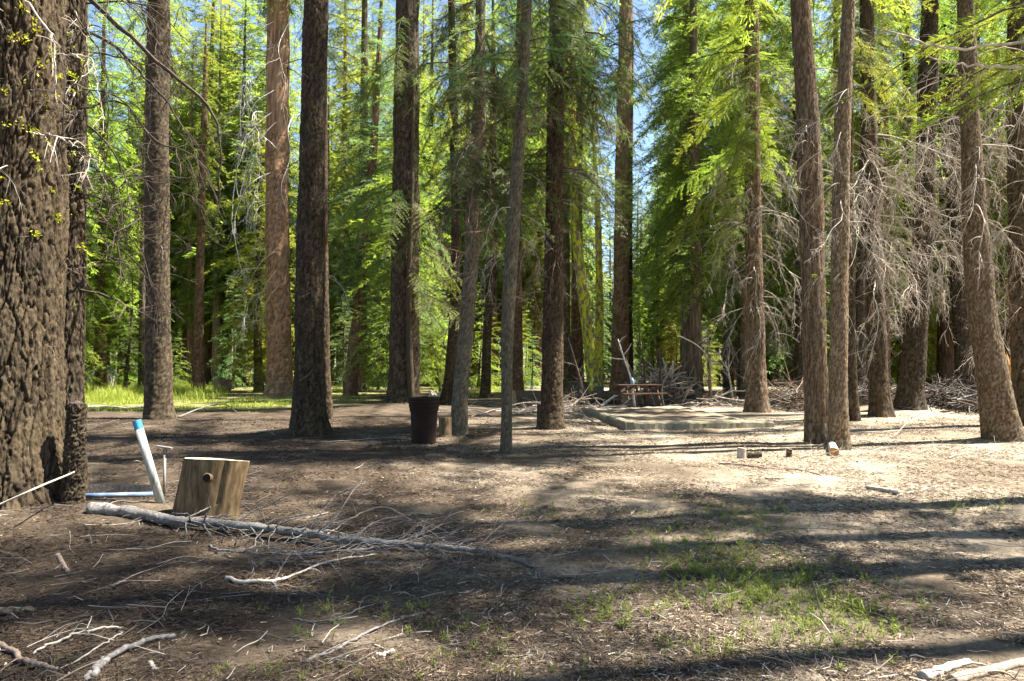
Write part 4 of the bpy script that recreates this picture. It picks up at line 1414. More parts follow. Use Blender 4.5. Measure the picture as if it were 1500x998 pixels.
def ground_stick(name, label, cat, pxs, r0, r1, m, subs=0, seed=1, sides=8, lift=0.0, sub_len=.3, group=None, wob=.006, rise=.15, sr=.35):
    g = np.random.default_rng(seed)
    w = np.array([G(px, py) for px, py in pxs])
    p = smooth_path(w, max(16, 10 * len(pxs)))
    t = np.linspace(0, 1, len(p))
    r = r0 + (r1 - r0) * t ** .8
    p[:, 2] = gh(p[:, 0], p[:, 1]) + r * .75 + lift * np.sin(t * 3.14)
    p += g.normal(0, wob, p.shape) * [1, 1, .5]
    p = smooth_path(p[::2], len(p))
    c = p[0].copy()
    b = Buf()
    V, F4, F3 = tube(p - c, r * (1 + .07 * g.standard_normal(len(p))), sides, True, .05, g)
    b.add(V, F4, F3)
    L = np.linalg.norm(np.diff(p, axis=0), axis=1).sum()
    for _ in range(subs):
        i0 = int(g.integers(len(p) // 5, len(p) - 2))
        d = p[i0 + 1] - p[i0]
        d /= np.linalg.norm(d)
        sgn = g.choice([-1, 1])
        d = d * g.uniform(.5, 1.2) + sgn * np.array([-d[1], d[0], 0]) * g.uniform(.3, 1) + np.array([0, 0, g.uniform(-.05, rise * 3)])
        q = [p[i0]]
        k = 7
        l = sub_len * g.uniform(.4, 1.3)
        for _k in range(k):
            d /= np.linalg.norm(d)
            q.append(q[-1] + d * l / k)
            d = d + g.normal(0, .22, 3) + np.array([0, 0, -.12])
            fl = float(gh(q[-1][0], q[-1][1])) + .004
            if q[-1][2] < fl:
                q[-1][2] = fl
                d[2] = max(d[2], 0)
        rs = max(.0022, r[i0] * sr)
        V, F4, F3 = tube(np.array(q) - c, np.linspace(rs, rs * .35, k + 1), 4, False)
        b.add(V, F4)
        for _k in range(2):
            kk = int(g.integers(2, k))
            d2 = (q[kk] - q[kk - 1]) / (np.linalg.norm(q[kk] - q[kk - 1]) + 1e-9) + g.normal(0, .5, 3)
            V, F4, F3 = tube(np.array([q[kk], q[kk] + d2 * l * .12, q[kk] + d2 * l * .25]) - c, [rs * .5, rs * .4, rs * .25], 3, False)
            b.add(V, F4)
    o = b.obj(name, [m], smooth=True, loc=c)
    return tag(o, label, cat, group)

# ------------------------------------------------------------------ near left: stump, post, pipes, fallen branch
# debarked stump
q = G(300, 757)
dS = q[1]
sc = dS / F
root = thing('tree_stump', 'golden debarked stump with a dark knot hole, behind the long fallen branch', 'stump', q)
g = np.random.default_rng(3)
ns, nz = 160, 40
th = np.arange(ns) * 2 * np.pi / ns
hS = 82 * sc
t = np.linspace(-.08, 1, nz)
Vs = []
for tt in t:
    rx = (45 - .5 * tt) * sc * (1 + .05 * math.exp(-max(tt, 0) / .10))
    lob = 1 + .018 * np.cos(3 * th + .6) + .016 * np.cos(5 * th + 2) + .014 * np.cos(11 * th + 1 + tt) + .010 * np.sin(23 * th + 2 * tt) + .012 * np.sin(17 * th + 3) - .05 * np.exp(-((th - 4.25 - .1 * tt) / .035) ** 2) - .04 * np.exp(-((th - 5.35) / .03) ** 2) * (tt > .3) \
        
    Vs.append(np.stack([rx * lob * np.cos(th) + 16 * sc * tt, rx * .92 * lob * np.sin(th) + .02 * tt,
                        np.full(ns, hS * tt) + (max(tt, 0) ** 4) * (-.018 * np.cos(th) - .036 * np.sin(th) - .004 * np.sin(2 * th))], -1))
Vs = np.array(Vs)
# hollow of the knot
kp = np.array([(315 - 300) * sc, -.5 * 54 * sc * 1.9, 66 * sc])
ii = np.arange(nz - 1)[:, None] * ns
jj = np.arange(ns)[None, :]
kk = (jj + 1) % ns
b = Buf().add(Vs.reshape(-1, 3), np.stack([ii + jj, ii + kk, ii + ns + kk, ii + ns + jj], -1).reshape(-1, 4))
b.obj('stump_body', [M['stump_wood']], root, smooth=True)
top = Vs[-1]
cen = top.mean(0)
rings = [cen + (top - cen) * f + np.array([0, 0, .003]) for f in (1.0, .97, .75, .5, .25, .05)]
rings[0] = rings[0] - np.array([0, 0, .002])
Vt = np.concatenate(rings)
Ft = []
for k in range(5):
    for jx in range(ns):
        k2 = (jx + 1) % ns
        Ft.append([k * ns + jx, k * ns + k2, (k + 1) * ns + k2, (k + 1) * ns + jx])
m, nt = mat('cut_top')
co = objco(nt)
wv = nt.nodes.new('ShaderNodeTexWave')
wv.wave_type = 'RINGS'
wv.rings_direction = 'Z'
wv.inputs['Scale'].default_value = 14
wv.inputs['Distortion'].default_value = 3
wv.inputs['Detail'].default_value = 3
nt.links.new(co, wv.inputs['Vector'])
nn_ = noise(nt, co, 9, 5, .7)
finish(nt, mixc(nt, .5, ramp(nt, wv.outputs[0], [(.2, (.34, .26, .18)), (.8, (.52, .42, .31))]), ramp(nt, nn_.outputs[0], [(.35, (.25, .18, .12)), (.65, (.55, .45, .33))])), .85, wv.outputs[0], .2, .003)
Buf().add(Vt, Ft).obj('cut_top', [m], root)
# knot: raised collar; near-black disc stands in for the shade inside the hole
kc = np.array([19 * sc, -38 * sc, 62 * sc])
kd = np.array([.08, -1, .14])
kd /= np.linalg.norm(kd)
b = Buf()
V, F4, F3 = tube([kc - kd * .10, kc - kd * .02, kc + kd * .008, kc + kd * .022], np.array([12, 8.5, 6.4, 5.3]) * sc, 20, False)
b.add(V, F4)
ko = b.obj('knot', [M['stump_wood']], root, smooth=True)
V, F4, F3 = tube([kc + kd * .0, kc + kd * .0225], [5.0 * sc, 5.0 * sc], 16, True)
Buf().add(V, F4, F3).obj('knot_hole_shade', [M['hole_shade']], ko)

# leaning white post with a blue tip
mp, nt = mat('white_plastic')
co = objco(nt)
n_ = noise(nt, mapping(nt, co, (9, 9, 2.5)), 1, 5, .7)
finish(nt, ramp(nt, n_.outputs[0], [(.36, (.13, .12, .09)), (.50, (.34, .345, .31)), (.75, (.46, .47, .45))]), .5, spec=.4)  # mottling holds dirt and dappled shade put into the colour
mb, nt = mat('blue_paint')
n_ = noise(nt, objco(nt), 30, 4, .7)
finish(nt, ramp(nt, n_.outputs[0], [(.3, (.03, .20, .40)), (.7, (.06, .28, .50))]), .5, spec=.4)
a0, a1 = G(236, 738), None
a1 = P(200, 616, a0[1] - .03)
root = thing('marker_post', 'white plastic post with a blue tip, leaning left beside the stump', 'post', a0)
ax = a1 - a0
V, F4, F3 = tube([-.06 * ax, .45 * ax, .905 * ax], np.array([6.2, 6.0, 5.9]) * a0[1] / F, 20, True)
Buf().add(V, F4, F3).obj('post_shaft', [mp], root, smooth=True)
V, F4, F3 = tube([.895 * ax, .95 * ax, 1.0 * ax], np.array([6.05, 6.05, 6.05]) * a0[1] / F, 20, False)
Vi, Fi, _ = tube([1.0 * ax, .93 * ax], np.array([5.0, 5.0]) * a0[1] / F, 20, True)
b = Buf().add(V, F4)
b.add(Vi, Fi[:, ::-1], _)
nV = 20
ringo, ringi = V[-20:], Vi[:20]
b.add(np.vstack([ringo, ringi]), [[k, (k + 1) % 20, 20 + (k + 1) % 20, 20 + k] for k in range(20)])
b.obj('blue_tip', [mb], root)

# thin metal standpipe with a flat tee on top
mm, nt = mat('rusty_galvanised_steel')
n_ = noise(nt, objco(nt), 14, 5, .7)
bs = finish(nt, ramp(nt, n_.outputs[0], [(.35, (.20, .13, .09)), (.5, (.34, .32, .29)), (.7, (.46, .45, .42))]), .5, spec=.5)
bs.inputs['Metallic'].default_value = .35
q = G(234, 727)
q[1] += .1
s = q[1] / F
root = thing('metal_stake', 'thin rusty metal stake with a flat crosspiece, between the white post and stump', 'stake', q)
V, F4, F3 = tube([(0, 0, -.1), (0, 0, 66 * s)], [1.9 * s, 1.9 * s], 12, True)
Buf().add(V, F4, F3).obj('stake_shaft', [mm], root, smooth=True)
b = Buf()
box(b, (-1 * s, 0, 68.5 * s), (21 * s, 8 * s, 2.4 * s), rotm(0, R(10), R(8)))
o = b.obj('crosspiece', [mm], root)
V, F4, F3 = tube([(0, 0, 58 * s), (0, 0, 67 * s)], [3.1 * s, 2.6 * s], 12, True)
Buf().add(V, F4, F3).obj('collar', [M['red_wood']], root, smooth=True)

# pipe lying on the ground and a split board behind it
mpp, nt = mat('grey_blue_plastic_pipe')
n_ = noise(nt, objco(nt), 6, 4, .6)
finish(nt, ramp(nt, n_.outputs[0], [(.35, (.05, .09, .17)), (.7, (.17, .22, .30))]), .35, spec=.5)
p0, p1 = G(112, 732), G(226, 730)
p0[2] += .035
p1[2] += .045
V, F4, F3 = tube([p0 - p0, (p1 - p0) * .5, p1 - p0], [.026] * 3, 16, True)
root = Buf().add(V, F4, F3).obj('plastic_pipe', [mpp], None, smooth=True, loc=p0)
tag(root, 'blue-grey plastic pipe lying on the ground between the pine and the white post', 'pipe')
p0, p1 = G(112, 722), G(224, 722)
c = (p0 + p1) / 2
b = Buf()
box(b, (0, 0, .045), (np.linalg.norm(p1 - p0), .05, .10), rotm(R(-12), 0, math.atan2(p1[1] - p0[1], p1[0] - p0[0])))
tag(b.obj('wooden_board', [M['grey_wood']], None, loc=c), 'weathered board lying on edge behind the blue-grey pipe', 'board')

# short bark-covered snag leaning on the second pine
base_ = G(106, 738)
top_ = P(113, 592, base_[1])
root = thing('broken_snag', 'short dark snag stub covered in scaly bark, right against the narrow dark pine', 'snag', base_)
g = np.random.default_rng(9)
C = np.array([[0, 0, -.1], [.01, 0, .3], *[((top_ - base_) * f).tolist() for f in (.55, .8, 1.0)]])
me, _ = trunk_mesh('snag_trunk', C, np.array([.092, .088, .085, .082, .075]), GL, 60, .05, 1.6, .018, .15, 12, .012)
link('snag_trunk', me, root)
tb = C[-1]
V, F4, F3 = tube([tb - [0, 0, .03], tb + [0, 0, .012], tb + [.005, 0, .03]], [.074, .06, .02], 20, True, .12, g)
Buf().add(V, F4, F3).obj('broken_top', [M['dark_wood']], root)

# rope sloping across the pine
pr = [P(-40, 755, 6.05), P(0, 739, 6.1), P(60, 712, 6.25), P(115, 688, 7.2), P(124, 672, 7.6)]
pp = smooth_path(pr, 60)
V, F4, F3 = tube(pp - pp[0], .009, 8, True)
mr, nt = mat('rope_fibre')
wv = nt.nodes.new('ShaderNodeTexWave')
wv.bands_direction = 'DIAGONAL'
wv.inputs['Scale'].default_value = 60
nt.links.new(objco(nt), wv.inputs['Vector'])
finish(nt, ramp(nt, wv.outputs[0], [(.2, (.26, .22, .17)), (.8, (.50, .44, .35))]), .9, wv.outputs[0], .4, .002)
tag(Buf().add(V, F4, F3).obj('rope', [mr], None, smooth=True, loc=pp[0]), 'pale cord stretched at a slant across the foot of the huge pine', 'rope')

# the long fallen branch
ground_stick('fallen_branch', 'long grey fallen branch with fine dead twigs, lying in front of the stump', 'branch',
             [(133, 752), (190, 758), (245, 772), (300, 777), (370, 785), (440, 792), (490, 803), (560, 806), (640, 811), (700, 815), (745, 822), (790, 834)],
             .062, .010, M['grey_wood'], 70, 5, 12, .05, .66, wob=.010, rise=.20, sr=.22)
# twigs swept forward from it
ground_stick('fallen_branch', 'fan of thin grey twigs lying along the near side of the long fallen branch', 'branch',
             [(300, 800), (340, 815), (420, 822), (520, 815), (600, 806), (660, 812)], .010, .006, M['grey_wood'], 54, 6, 6, .05, .9, wob=.012, rise=.12, sr=.5)
ground_stick('stick', 'bleached bent stick in front of the twig fan of the long fallen branch', 'stick', [(330, 849), (365, 858), (405, 858), (430, 850), (480, 828), (560, 812)], .016, .006, M['pale_wood'], 6, 7, 8, .03, .35)
ground_stick('stick', 'thin tangle of brown twigs behind the thin end of the long fallen branch', 'stick', [(478, 786), (520, 768), (560, 762), (600, 780), (640, 798), (672, 808)], .010, .005, M['red_wood'], 12, 8, 6, .12, .4)
ground_stick('stick', 'dark straight stick lying across the soil in the middle foreground', 'stick', [(445, 972), (490, 956), (540, 930), (600, 906), (625, 900)], .011, .005, M['grey_wood'], 2, 9, 6, .01, .2)
ground_stick('stick', 'small forked twig between the bent bleached stick and the dark straight stick', 'stick', [(430, 908), (470, 915), (510, 905), (550, 888), (575, 880)], .007, .003, M['grey_wood'], 6, 10, 5, .02, .25)
ground_stick('stick', 'curved grey stick with a dark cut end at the bottom left of the clearing', 'stick', [(134, 998), (150, 978), (185, 958), (225, 942), (258, 934)], .017, .014, M['grey_wood'], 1, 11, 10, .02, .25)
ground_stick('stick', 'short grey stick lying next to the curved grey stick with a dark cut end', 'stick', [(128, 1000), (138, 980), (155, 964)], .016, .010, M['grey_wood'], 0, 12, 8)
ground_stick('stick', 'reddish barkless stick entering from the left edge near the bottom', 'stick', [(-30, 938), (10, 955), (35, 972), (60, 978), (86, 984)], .018, .010, M['red_wood'], 1, 13, 8, .01)
ground_stick('stick', 'thin pale straight stick rising to the right above the reddish stick', 'stick', [(48, 958), (90, 944), (118, 935), (160, 926), (184, 922)], .007, .006, M['pale_wood'], 1, 14, 6, .03, .12)
ground_stick('stick', 'thin pale twig crossing below the thin pale straight stick', 'stick', [(84, 985), (130, 962), (165, 940), (182, 925)], .005, .004, M['pale_wood'], 1, 15, 6, .02, .15)
ground_stick('bark_piece', 'grey slab of bark at the left edge of the clearing', 'bark', [(-20, 902), (20, 900), (50, 897)], .030, .02, M['log_bark'], 0, 16, 9)
ground_stick('stick', 'short stubby brown stick on the dark soil in front of the huge pine', 'stick', [(84, 815), (92, 828), (101, 842)], .018, .015, M['red_wood'], 0, 17, 8)
ground_stick('stick', 'tiny pale stick on the sunlit soil at the bottom near the curved grey stick', 'stick', [(220, 974), (226, 984)], .013, .010, M['pale_wood'], 0, 18, 7)
ground_stick('wood_chip', 'whitish wood chip on the sunlit soil at the bottom middle', 'wood chip', [(552, 963), (566, 960), (578, 956)], .012, .008, M['pale_wood'], 0, 19, 6)
ground_stick('log', 'bleached log end at the bottom right corner', 'log', [(1352, 998), (1385, 984), (1422, 972)], .026, .018, M['pale_wood'], 1, 20, 12, wob=.002)
ground_stick('log', 'tan barked log beside the bleached log end in the bottom right corner', 'log', [(1395, 1003), (1440, 990), (1500, 975), (1540, 968)], .026, .020, M['tan_wood'], 2, 21, 12, wob=.002)
ground_stick('stick', 'thin crooked stick on the sunlit ground in front of the cut firewood pieces', 'stick', [(1052, 680), (1100, 684), (1130, 688), (1170, 689), (1206, 699)], .020, .010, M['red_wood'], 2, 22, 7, .0, .4)
ground_stick('stick', 'white split stick lying on the sunlit ground on the right', 'stick', [(1270, 716), (1292, 720), (1318, 725)], .026, .032, M['pale_wood'], 0, 23, 9, wob=.003)
ground_stick('stick', 'wispy dead twigs just right of the white split stick', 'stick', [(1325, 724), (1350, 722), (1370, 716), (1380, 713)], .007, .004, M['pale_wood'], 9, 24, 5, .03, .3)
ground_stick('stick', 'brown dead twigs standing up from the needle mound in front of the stout furrowed trunk', 'stick', [(1310, 640), (1330, 632), (1345, 618), (1352, 605)], .010, .005, M['pale_wood'], 10, 25, 5, .25, .7, rise=.5)
for k, (x0, y0) in enumerate(((1375, 660), (1420, 668), (1470, 664), (1300, 660), (1200, 668), (1250, 648))):
    ground_stick('stick', 'wispy pale dead twigs lying along the edge of the sunlit ground on the right', 'stick', [(x0 - 30, y0 + 4), (x0, y0), (x0 + 35, y0 + 3)], .010, .005, M['pale_wood'], 12, 30 + k, 5, .05, .55, rise=.4, group='dead twigs along the right edge of the sunlit ground')
ground_stick('fallen_branch', 'whitish fallen branch on the grass left of the straight dark fir', 'branch', [(120, 598), (150, 597), (180, 599), (212, 597)], .06, .035, M['pale_wood'], 4, 41, 8, .0, .6)
ground_stick('fallen_branch', 'bare arching branch on the ground right of the straight dark fir', 'branch', [(262, 612), (300, 605), (330, 601), (350, 607)], .03, .012, M['grey_wood'], 5, 42, 6, .22, .7)
ground_stick('fallen_branch', 'pale branch lying in the shade left of the trash can', 'branch', [(470, 649), (520, 646), (570, 643), (600, 640)], .02, .012, M['grey_wood'], 4, 43, 6, .0, .5)
for k, (pts, lab) in enumerate((([(752, 610), (775, 600), (800, 592), (812, 590)], 'whitish fork of dead branch leaning by the dark brown fir'),
                                ([(690, 612), (730, 602), (770, 603), (800, 596)], 'long grey branch lying in the shade behind the pale smooth trunk'),
                                ([(700, 594), (740, 590), (790, 594)], 'grey dead branch lying in front of the big fallen log'),
                                ([(830, 606), (850, 612), (870, 622), (890, 625)], 'grey twiggy branch lying against the corner of the concrete border'),
                                ([(620, 600), (660, 606), (700, 604), (725, 612)], 'grey dead branch on the ground right of the trash can'))):
    ground_stick('fallen_branch', lab, 'branch', pts, .028, .014, M['grey_wood'], 9, 50 + k, 6, .06, .8, rise=.3)

# cut firewood pieces on the sunlit ground
for k, (px, py, L, r, a, mk, lab) in enumerate(((1086, 671, .17, .075, 60, 'pale_wood', 'white round of firewood standing on the sunlit ground'), (1104, 671, .26, .06, -8, 'log_bark', 'short dark-barked firewood piece lying beside the white round'),
                                                (1156, 669, .13, .05, 90, 'log_bark', 'small upright brown chunk of firewood on the sunlit ground'))):
    q = G(px, py)
    b = Buf()
    if a in (60, 90):
        V, F4, F3 = tube([(0, 0, -.02), (0, 0, L * .5), (.01, 0, L)], [r * 1.05, r, r * .95], 14, True, .05, np.random.default_rng(k))
    else:
        V, F4, F3 = tube([(-L / 2, 0, r * .9), (0, .01, r * .9), (L / 2, .02, r)], [r, r, r * .9], 14, True, .05, np.random.default_rng(k))
    o = b.add(V, F4).obj('firewood', [M[mk]], None, smooth=True, loc=q)
    Buf().add(V, None, F3).obj('cut_end', [M['cut_wood']], o)
    tag(o, lab, 'firewood')
q0, q1 = G(1216, 650), G(1222, 668)
q0[2] += .08
q1[2] += .07
V, F4, F3 = tube([q0 - q0, (q1 - q0) * .5, q1 - q0], [.075, .08, .075], 14, True, .06, np.random.default_rng(8))
o = Buf().add(V, F4).obj('firewood', [M['pale_wood']], None, smooth=True, loc=q0)
Buf().add(V, None, F3).obj('cut_end', [M['orange_wood']], o)
tag(o, 'split log with an orange end lying at the foot of the flaky-barked cedar', 'firewood')

# ------------------------------------------------------------------ trash can and its neighbours
q = G(621, 649)
s = q[1] / F
root = thing('trash_can', 'dark brown plastic trash can with a ribbed collar, standing in the shade', 'trash can', q)
mt, nt = mat('brown_plastic')
n_ = noise(nt, objco(nt), 5, 5, .7)
finish(nt, ramp(nt, n_.outputs[0], [(.35, (.013, .0065, .0045)), (.65, (.025, .0125, .0088))]), .65, n_.outputs[0], .1, .01, .15)


def lathe(prof, nseg=40, sq=0.0):
    th = np.arange(nseg) * 2 * np.pi / nseg
    V = np.array([[r * math.cos(a), r * math.sin(a), z] for r, z in prof for a in th])
    F_ = []
    for i in range(len(prof) - 1):
        for jx in range(nseg):
            k2 = (jx + 1) % nseg
            F_.append([i * nseg + jx, i * nseg + k2, (i + 1) * nseg + k2, (i + 1) * nseg + jx])
    return V, F_


V, F_ = lathe([(0.0, 0), (17.0 * s, 0), (17.8 * s, 1 * s), (19.0 * s, 30 * s), (19.8 * s, 47 * s), (18.8 * s, 47 * s), (16 * s, 3 * s), (0, 3 * s)])
Buf().add(V, F_).obj('can_body', [mt], root, smooth=False)
V, F_ = lathe([(19.3 * s, 45.5 * s), (20.8 * s, 46 * s), (21.6 * s, 53 * s), (22.6 * s, 53.4 * s), (22.6 * s, 55.6 * s), (21.9 * s, 56 * s), (22.1 * s, 58 * s), (23.0 * s, 58.4 * s), (23.0 * s, 60.6 * s),
               (22.3 * s, 61 * s), (22.5 * s, 63.4 * s), (23.4 * s, 63.8 * s), (23.4 * s, 66 * s), (22.4 * s, 66.5 * s), (21.4 * s, 65 * s), (19.3 * s, 50 * s)])
Buf().add(V, F_).obj('ribbed_collar', [mt], root, smooth=False)
V, F_ = lathe([(0.0, 63 * s), (21.9 * s, 62.4 * s)], 40)
Buf().add(V, F_).obj('lid', [mt], root)
q = G(651, 640)
q[1] += .15
g = np.random.default_rng(4)


def round_stump(name, label, q, r, h, m, seed, top_m, jag=.0):
    g = np.random.default_rng(seed)
    n = 22
    V, F4, F3 = tube([(0, 0, -.08), (0, 0, h * .12), (0, 0, h * .6), (0, 0, h)], [r * 1.3, r * 1.05, r, r * .98], n, False, .04, g)
    if jag:
        V[-n:, 2] += g.uniform(-jag, jag, n)
    root = thing(name, label, 'stump', q)
    Buf().add(V, F4).obj('stump_body', [m], root, smooth=True)
    ring = V[-n:]
    Vt = np.vstack([ring, ring.mean(0) - [0, 0, jag * .5]])
    Buf().add(Vt, None, [[k, (k + 1) % n, n] for k in range(n)]).obj('cut_top', [top_m], root)
    return root


round_stump('tree_stump', 'small mossy brown stump right beside the trash can', q, .14, .42, M['stump_wood'], 4, M['dark_wood'])
round_stump('tree_stump', 'white broken stump glowing in the sun behind the trash can', P(641, 592, 31) * [1, 1, 0], .38, .42, M['pale_wood'], 5, M['pale_wood'], .14)
round_stump('tree_stump', 'pale round cut stump behind the fallen log in the middle', P(846, 585, 35) * [1, 1, 0], .50, .85, M['log_bark'], 6, M['pale_wood'])
round_stump('tree_stump', 'short grey cut stump right of the pale round stump behind the fallen log', P(874, 580, 37) * [1, 1, 0], .36, .6, M['grey_wood'], 7, M['pale_wood'])
round_stump('tree_stump', 'dark stump with a slanting side tucked against the foot of the dark brown fir', G(794, 626), .13, .52, M['dark_wood'], 8, M['dark_wood'], .1)
round_stump('tree_stump', 'orange split snag with a torn top between the tan leaning trunk and the right edge', P(1484, 600, 20) * [1, 1, 0], .13, 1.75, M['orange_wood'], 9, M['orange_wood'], .3)

# ------------------------------------------------------------------ concrete border
cm, nt = mat('old_concrete')
co = objco(nt)
n1 = noise(nt, co, 3, 6, .7)
n2 = noise(nt, co, 22, 5, .7)
c = ramp(nt, n2.outputs[0], [(.3, (.11, .095, .065)), (.6, (.22, .195, .15)), (.8, (.33, .30, .24))])
c = mixc(nt, ramp(nt, n1.outputs[0], [(.48, (0, 0, 0)), (.62, (.75, .75, .75))]), c, (.16, .16, .085))
finish(nt, c, .95, n2.outputs[0], .5, .01)
A, B_, C_ = G(846, 601), G(916, 630), G(1134, 626)
root = thing('concrete_border', 'low L-shaped mossy concrete border around the raised bed in front of the picnic table', 'concrete border', B_)
g = np.random.default_rng(6)


def wall_run(p, q, h0, h1, th_):
    p, q = p.copy(), q.copy()
    d = q - p
    L = np.linalg.norm(d[:2])
    d = d / L
    nrm = np.array([-d[1], d[0], 0])
    n = 44
    b = Buf()
    rows = []
    for k in range(n + 1):
        f = k / n
        c_ = p + (q - p) * f
        h = h0 + (h1 - h0) * f + g.normal(0, .008)
        e = g.normal(0, .012, 4)
        prof = [(-e[0], -.15), (e[1] * .5, h - .05), (.03 + e[2] * .6, h - .006), (th_ - .03, h + e[3] * .3), (th_, h - .04), (th_, -.15)]
        rows.append([c_ + nrm * a + np.array([0, 0, z]) - B_ for a, z in prof])
    Vw = np.array(rows)
    m_ = 6
    F_ = [[i * m_ + jx, i * m_ + (jx + 1) % m_, (i + 1) * m_ + (jx + 1) % m_, (i + 1) * m_ + jx] for i in range(n) for jx in range(m_)]
    b.add(Vw.reshape(-1, 3), F_)
    o = n * m_
    b.add(Vw[0], [[3, 2, 1, 0], [5, 4, 3, 0]])
    b.add(Vw[-1], [[0, 1, 2, 3], [0, 3, 4, 5]])
    return b


wall_run(B_, C_, .20, .16, .26).obj('border_wall', [cm], root)
wall_run(A, B_ + np.array([-.01, .004, 0]), .17, .194, .24).obj('border_wall', [cm], root)
# raised soil behind it
b = Buf()
nx, ny = 50, 40
bw, bd = C_ - B_, A - B_
Vb = []
for jx in range(ny + 1):
    for ix in range(nx + 1):
        fx, fy = ix / nx, jx / ny
        pt = B_ + bw * (.015 + fx * 1.0) + np.array([bd[0], bd[1], 0]) * (fy * 1.05 + .03) * (1 - .0 * fx) + np.array([0, .18, 0])
        edge = min(1, (1 - fx) * 5, (1 - fy) * 3)
        zz = gh(pt[0], pt[1]) - .04 + .185 * edge + .015 * math.sin(ix * .9) * math.sin(jx * 1.1)
        Vb.append([pt[0], pt[1], zz])
Fb = [[jx * (nx + 1) + ix, jx * (nx + 1) + ix + 1, (jx + 1) * (nx + 1) + ix + 1, (jx + 1) * (nx + 1) + ix] for jx in range(ny) for ix in range(nx)]
tag(b.add(Vb, Fb).obj('raised_soil', [gm], None, smooth=True), None, None, kind='structure')

# ------------------------------------------------------------------ picnic table
mpt, nt = mat('reddish_table_wood')
co = objco(nt)
n_ = noise(nt, mapping(nt, co, (4, 40, 40)), 1, 4, .6)
finish(nt, ramp(nt, n_.outputs[0], [(.3, (.045, .024, .017)), (.55, (.105, .056, .039)), (.8, (.20, .14, .105))]), .75, n_.outputs[0], .3, .004)
dT = 27.0
q = P(934, 590, dT)
q[2] = float(gh(q[0], q[1])) + .12
root = thing('picnic_table', 'weathered reddish wooden picnic table with attached benches, in front of the brush pile', 'picnic table', q, R(14))
L = 1.75
b = Buf()
for k in range(5):
    box(b, (0, (k - 2) * .148, .75), (L, .138, .04))
b.obj('tabletop', [mpt], root)
for sg in (-1, 1):
    b = Buf()
    for k in range(2):
        box(b, (0, sg * (.60 + k * .145), .44), (L, .135, .04))
    b.obj('bench_seat', [mpt], root)
for sg in (-1, 1):
    fr = thing_ = None
    b = Buf()
    x = sg * .62
    box(b, (x, 0, .40), (.04, 1.46, .09))
    box(b, (x + .045, 0, .70), (.04, .70, .08))
    fr = b.obj('trestle', [mpt], root)
    for s2 in (-1, 1):
        b = Buf()
        a = math.atan2(.36, .72)
        box(b, (x + .045 * (1 if s2 > 0 else 1), s2 * .42, .335), (.042, .09, .82), rotm(R(0) + s2 * a, 0, 0))
        b.obj('leg', [mpt], root)
    b = Buf()
    box(b, (x * .60, 0, .56), (.64, .06, .07), rotm(0, sg * R(34), 0))
    b.obj('brace', [mpt], root)

mbl, nt = mat('blue_grey_plastic')
n_ = noise(nt, objco(nt), 8)
finish(nt, ramp(nt, n_.outputs[0], [(.3, (.16, .25, .34)), (.7, (.28, .38, .46))]), .5)
q = P(919, 562, 28.2)
bx_ = thing('jug', 'pale blue plastic jug standing on the picnic table', 'jug', [q[0], dT + .1 + (q[0] - P(934, 590, dT)[0]) * .25, float(gh(0, dT)) + .895])
V, F_ = lathe([(0, 0), (.07, 0), (.08, .02), (.08, .17), (.05, .23), (.028, .25), (.028, .28), (0, .28)], 20)
Buf().add(V, F_).obj('jug_body', [mbl], bx_, smooth=True)
V, F4, F3 = tube(smooth_path([(.07, 0, .17), (.11, 0, .155), (.11, 0, .08), (.07, 0, .065)], 12), .011, 8)
Buf().add(V, F4, F3).obj('handle', [mbl], bx_, smooth=True)

# ------------------------------------------------------------------ fallen logs and brush


def pile(name, label, px0, px1, d0, d1, h, n, lmin, lmax, mats, seed, r=.018, flat=.35):
    g = np.random.default_rng(seed)
    b = Buf()
    cx = (P(px0, 570, (d0 + d1) / 2)[0] + P(px1, 570, (d0 + d1) / 2)[0]) / 2
    hw = abs(P(px1, 570, (d0 + d1) / 2)[0] - cx)
    cy = (d0 + d1) / 2
    c0 = np.array([cx, cy, float(gh(cx, cy))])
    for _ in range(n):
        x, y = g.normal(0, .42, 2)
        x, y = np.clip(x, -1, 1) * hw, np.clip(y, -1, 1) * (d1 - d0) / 2
        z = h * g.uniform(0, 1) * max(.05, 1 - (x / hw) ** 2)
        L = g.uniform(lmin, lmax)
        a = g.uniform(0, 6.28)
        el = g.normal(0, flat)
        d = np.array([math.cos(a) * math.cos(el), math.sin(a) * math.cos(el), math.sin(el)])
        k = 7
        p = [np.array([x, y, z]) - d * L / 2]
        for _k in range(k):
            d = d + g.normal(0, .12, 3)
            d /= np.linalg.norm(d)
            p.append(p[-1] + d * L / k)
        p = np.array(p)
        p[:, 2] = np.maximum(p[:, 2], .01 + gh(p[:, 0] + cx, p[:, 1] + cy) - c0[2])
        rr = r * g.uniform(.35, 1.5)
        mi = int(g.integers(len(mats)))
        V, F4, F3 = tube(p, np.linspace(rr, rr * .35, k + 1), 5, False)
        b.add(V, F4, m=mi)
        for _k in range(4):
            i0 = int(g.integers(2, k))
            d2 = (p[i0] - p[i0 - 1]) / (np.linalg.norm(p[i0] - p[i0 - 1]) + 1e-9) + g.normal(0, .5, 3)
            e = p[i0] + d2 * L * g.uniform(.12, .3)
            e[2] = max(e[2], .01)
            V, F4, F3 = tube([p[i0], (p[i0] + e) / 2 + g.normal(0, .02, 3), e], [rr * .45, rr * .35, rr * .2], 3, False)
            b.add(V, F4, m=mi)
    o = b.obj(name, [M[m] for m in mats], None, smooth=True, loc=c0)
    return tag(o, label, 'brush pile')


